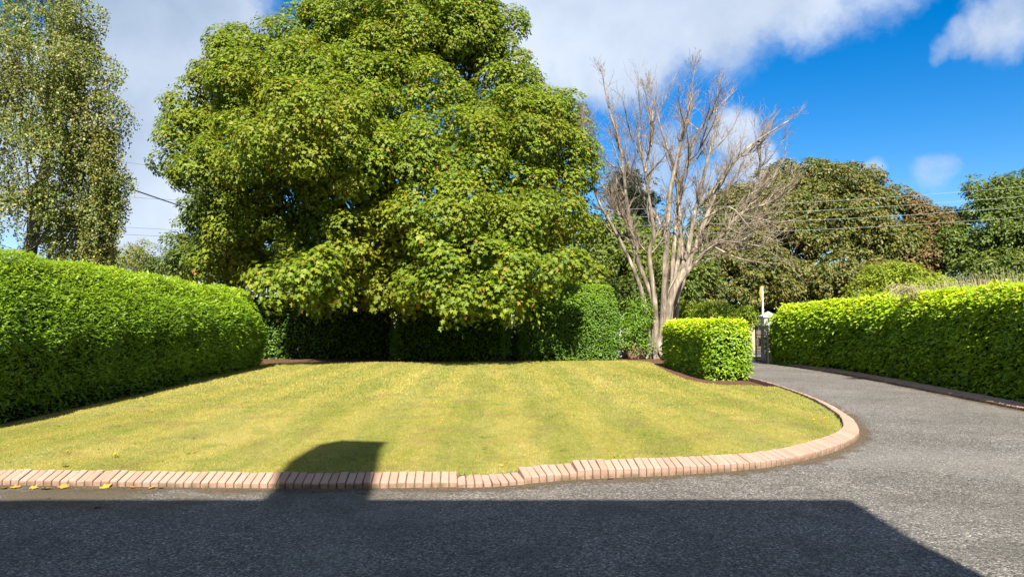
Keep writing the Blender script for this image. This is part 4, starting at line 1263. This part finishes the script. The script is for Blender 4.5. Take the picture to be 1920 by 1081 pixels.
# ------------------------------------------------------------------ the house behind the camera (its shadow lies on the drive)
def house():
    EH = 7.2                                  # eave height
    off = EH / math.tan(SUN_EL)
    ey = 6.72 - off * math.cos(SUN_AZ)        # eave line
    sh = off * math.sin(SUN_AZ)
    x0, x1 = -4.40 - sh, 3.06 - sh
    wy = ey - .35
    root = empty('house', (0, -5, 0)); tag(root, 'rendered two-storey house behind the viewer, shading the forecourt', 'house')
    dep = 8.0
    tp = .70
    MB().box(x0 + .12, x1 - .12, wy - dep, wy, 0, EH - .05).build('wall', M['render'], root)
    yr = ey - (dep / 2 + .35); zr = EH + (ey - yr) * tp; yb = 2 * yr - ey
    t = .16
    MB().poly([(x0, ey, EH - t), (x1, ey, EH - t), (x1, yr, zr - t), (x0, yr, zr - t), (x1, yb, EH - t), (x0, yb, EH - t), (x0, ey, EH), (x1, ey, EH), (x1, yr, zr), (x0, yr, zr), (x1, yb, EH), (x0, yb, EH)],
              [(6, 7, 8, 9), (9, 8, 10, 11), (1, 0, 3, 2), (2, 3, 5, 4), (0, 1, 7, 6), (1, 2, 8, 7), (2, 4, 10, 8), (4, 5, 11, 10), (5, 3, 9, 11), (3, 0, 6, 9)]).build('roof', M['slate'], root)
    # chimney stack on the front slope, with a shoulder on its left
    cy0, cy1 = -1.75, -1.2
    k = math.cos(SUN_AZ) / math.tan(SUN_EL); ks = math.sin(SUN_AZ) / math.tan(SUN_EL)

    def cast(px, py):                       # chimney outline point from its shadow on the ground
        g = LZ if py < 900 else 0.0
        X, Y, _ = ground_pt(px, py, g)
        z = (Y - cy1) / k + g
        return X - ks * (z - g), z
    out = [cast(519, 934), cast(543, 880), cast(566, 850), cast(597, 833), cast(640, 825), cast(727, 828), cast(715, 843), cast(710, 880), cast(706, 934)]
    out[0] = (out[0][0], EH - .3); out[-1] = (out[-1][0], EH - .3)
    n = len(out)
    vs = [(x, cy1, z) for x, z in out] + [(x, cy0, z) for x, z in out]
    MB().poly(vs, [tuple(range(n)), tuple(range(2 * n - 1, n - 1, -1))] + [(i, i + n, (i + 1) % n + n, (i + 1) % n) for i in range(n)]).build('chimney', M['chimney'], root)
    # side wing on the left, a little set back
    MB().box(x0 - 6, x0 + .1, wy - dep, wy - .3, 0, EH - .1).build('wing', M['render'], root)
    ew = ey - .22
    MB().poly([(x0 - 6.3, ew, EH - .12), (x0 - .003, ew + .2, EH - .12), (x0 - .003, yr, zr - .2), (x0 - 6.3, yr, zr - .2), (x0 - 6.3, yb, EH - .12), (x0 - .003, yb, EH - .12),
               (x0 - 6.3, ew, EH), (x0 - .003, ew + .2, EH), (x0 - .003, yr, zr - .06), (x0 - 6.3, yr, zr - .06), (x0 - 6.3, yb, EH), (x0 - .003, yb, EH)],
              [(6, 7, 8, 9), (9, 8, 11, 10), (1, 0, 3, 2), (2, 3, 4, 5), (0, 1, 7, 6), (1, 2, 8, 7), (2, 5, 11, 8), (5, 4, 10, 11), (4, 3, 9, 10), (3, 0, 6, 9)]).build('wing_roof', M['slate'], root)
    for (x, z) in ((-2.6, 1.0), (2.2, 1.0), (-2.6, 3.6), (0, 3.6), (2.2, 3.6)):
        w = MB().box(x - .65, x + .65, wy + .003, wy + .05, z, z + 1.25).build('window', M['white_wall'], root)
        for s in (-1, 1): 
            g = MB().box(x + (.05 if s > 0 else -.58), x + (.58 if s > 0 else -.05), wy + .053, wy + .06, z + .07, z + 1.18).build('pane', M['glass'], w)
    dd = MB().box(-.5, .5, wy + .003, wy + .06, .02, 2.1).build('door', M['door'], root)
    MB().box(.36, .42, wy + .063, wy + .11, .95, 1.1).build('handle', M['iron'], dd)


house()


# ------------------------------------------------------------------ fallen leaves and dandelions
def dead_leaf_mesh(col, nm):
    m = solid_mat(nm, col, .7, .3, .25, 30)
    tv = np.array([(0, -.5, 0), (.3, -.45, .03), (.18, -.2, .01), (.48, .05, .06), (.2, .15, .01), (0, .55, .08), (-.2, .15, .02), (-.48, .05, .07), (-.18, -.2, .01), (-.3, -.45, .05)]) * .1
    tv2 = tv + np.array((0, 0, .004))
    me = bpy.data.meshes.new('fallen_leaf')
    vs = [tuple(v) for v in tv]
    me.from_pydata(vs, [], [(0, 1, 2, 3, 4, 5), (0, 5, 6, 7, 8, 9)]); me.materials.append(m)
    return me


LFM = {'orange': dead_leaf_mesh((.62, .25, .03), 'orange_leaf'), 'brown': dead_leaf_mesh((.16, .07, .035), 'brown_leaf'), 'yellow': dead_leaf_mesh((.62, .48, .06), 'yellow_leaf')}
GLF = 'fallen leaves'





for (px, py, z, c, sc, label) in (
        (8, 913, .014, 'orange', .8, 'orange fallen leaf at the foot of the edging, nearest the left edge'), (28, 912, .014, 'orange', .9, 'orange fallen leaf at the foot of the edging, second from the left edge'),
        (64, 913, .014, 'orange', .8, 'orange fallen leaf at the foot of the edging, third from the left edge'), (119, 912, .014, 'orange', 1.2, 'large orange fallen leaf at the foot of the bricks, fourth from left'),
        (87, 914, .015, 'orange', 1.1, 'orange fallen leaf on the tarmac, a little out from the brick edging'), (199, 911, .014, 'orange', 1.1, 'orange leaf at the brick foot, straight above the curled brown leaf'),
        (248, 912, .014, 'orange', .7, 'smallest orange leaf in the row at the foot of the bricks'), (284, 913, .014, 'orange', .9, 'orange leaf at the brick foot, last of the row towards the chimney shadow'),
        (185, 948, .015, 'brown', 1.1, 'curled brown leaf lying in the shade on the tarmac'), (91, 931, .012, 'yellow', .45, 'tiny yellow leaf at the edge of the shadow on the tarmac'),
        (120, 869, .12, 'orange', 1.2, 'orange dead leaf lying on the grass near the left bricks'), (302, 913, .014, 'brown', .7, 'dark brown leaf against the foot of the bricks'),
        (908, 838, .11, 'brown', .7, 'reddish leaf on the grass above the sunken bricks'), (940, 871, .11, 'yellow', .6, 'yellow leaf on the grass just behind the sunken bricks'),
        (1146, 893, .03, 'brown', .7, 'reddish leaf at the foot of the raised bricks'), (967, 900, .03, 'yellow', .5, 'yellow-green leaf at the foot of the sunken bricks'),
        (463, 988, .012, 'brown', .6, 'small dark leaf alone in the shade on the tarmac'), (662, 857, .11, 'brown', .8, 'brown leaf in the chimney shadow on the grass')):
    p = ground_pt(px, py, z)
    o = link('fallen_leaf', LFM[c]); o.location = p; o.scale = (sc, sc, sc)
    o.rotation_euler = (random.uniform(-.35, .35), random.uniform(-.35, .35), random.uniform(0, 6.28))
    tag(o, label, 'leaf', GLF)


def dandelion(px, py, label):
    p = ground_pt(px, py, LZ + .035)
    root = empty('dandelion', (p[0], p[1], LZ)); tag(root, label, 'flower', 'dandelions in the lawn')
    tb = Tubes(); tb.add(np.array([(p[0], p[1], LZ), (p[0] + .004, p[1], LZ + .035)]), .003, 5); link('stem', tb.mesh('stem'), M['shrub_lime'], root)
    n = 26
    a = rng.uniform(0, 6.28, n); el = rng.uniform(.1, 1.3, n)
    T = np.stack([np.cos(a) * np.cos(el), np.sin(a) * np.cos(el), np.sin(el)], 1)
    N = unit(np.cross(T, np.stack([-np.sin(a), np.cos(a), 0 * a], 1)))
    P = np.tile(np.array((p[0] + .004, p[1], LZ + .035)), (n, 1))
    link('flower_head', leaf_mesh('flower_head', P, N, T, np.full(n, .026), RHOMB), M['dandelion'], root)


M['dandelion'] = solid_mat('dandelion_yellow', (.85, .62, .01), .6, .2, .1, 20)
for (px, py, lb) in ((126, 846, 'yellow dandelion nearest the left hedge in the front lawn'), (216, 852, 'yellow dandelion just behind the brick edging at left'), (285, 770, 'yellow dandelion farther back beside the left hedge shade'),
                     (1525, 787, 'yellow dandelion near the right bend of the edging'), (1548, 783, 'yellow dandelion closest to the inner curve of the edging')):
    dandelion(px, py, lb)

tri = sum(len(o.data.loops) - 2 * len(o.data.polygons) for o in SC.objects if o.type == 'MESH' and o.name.split('.')[0] != 'brick')
print('TRIANGLES', tri)
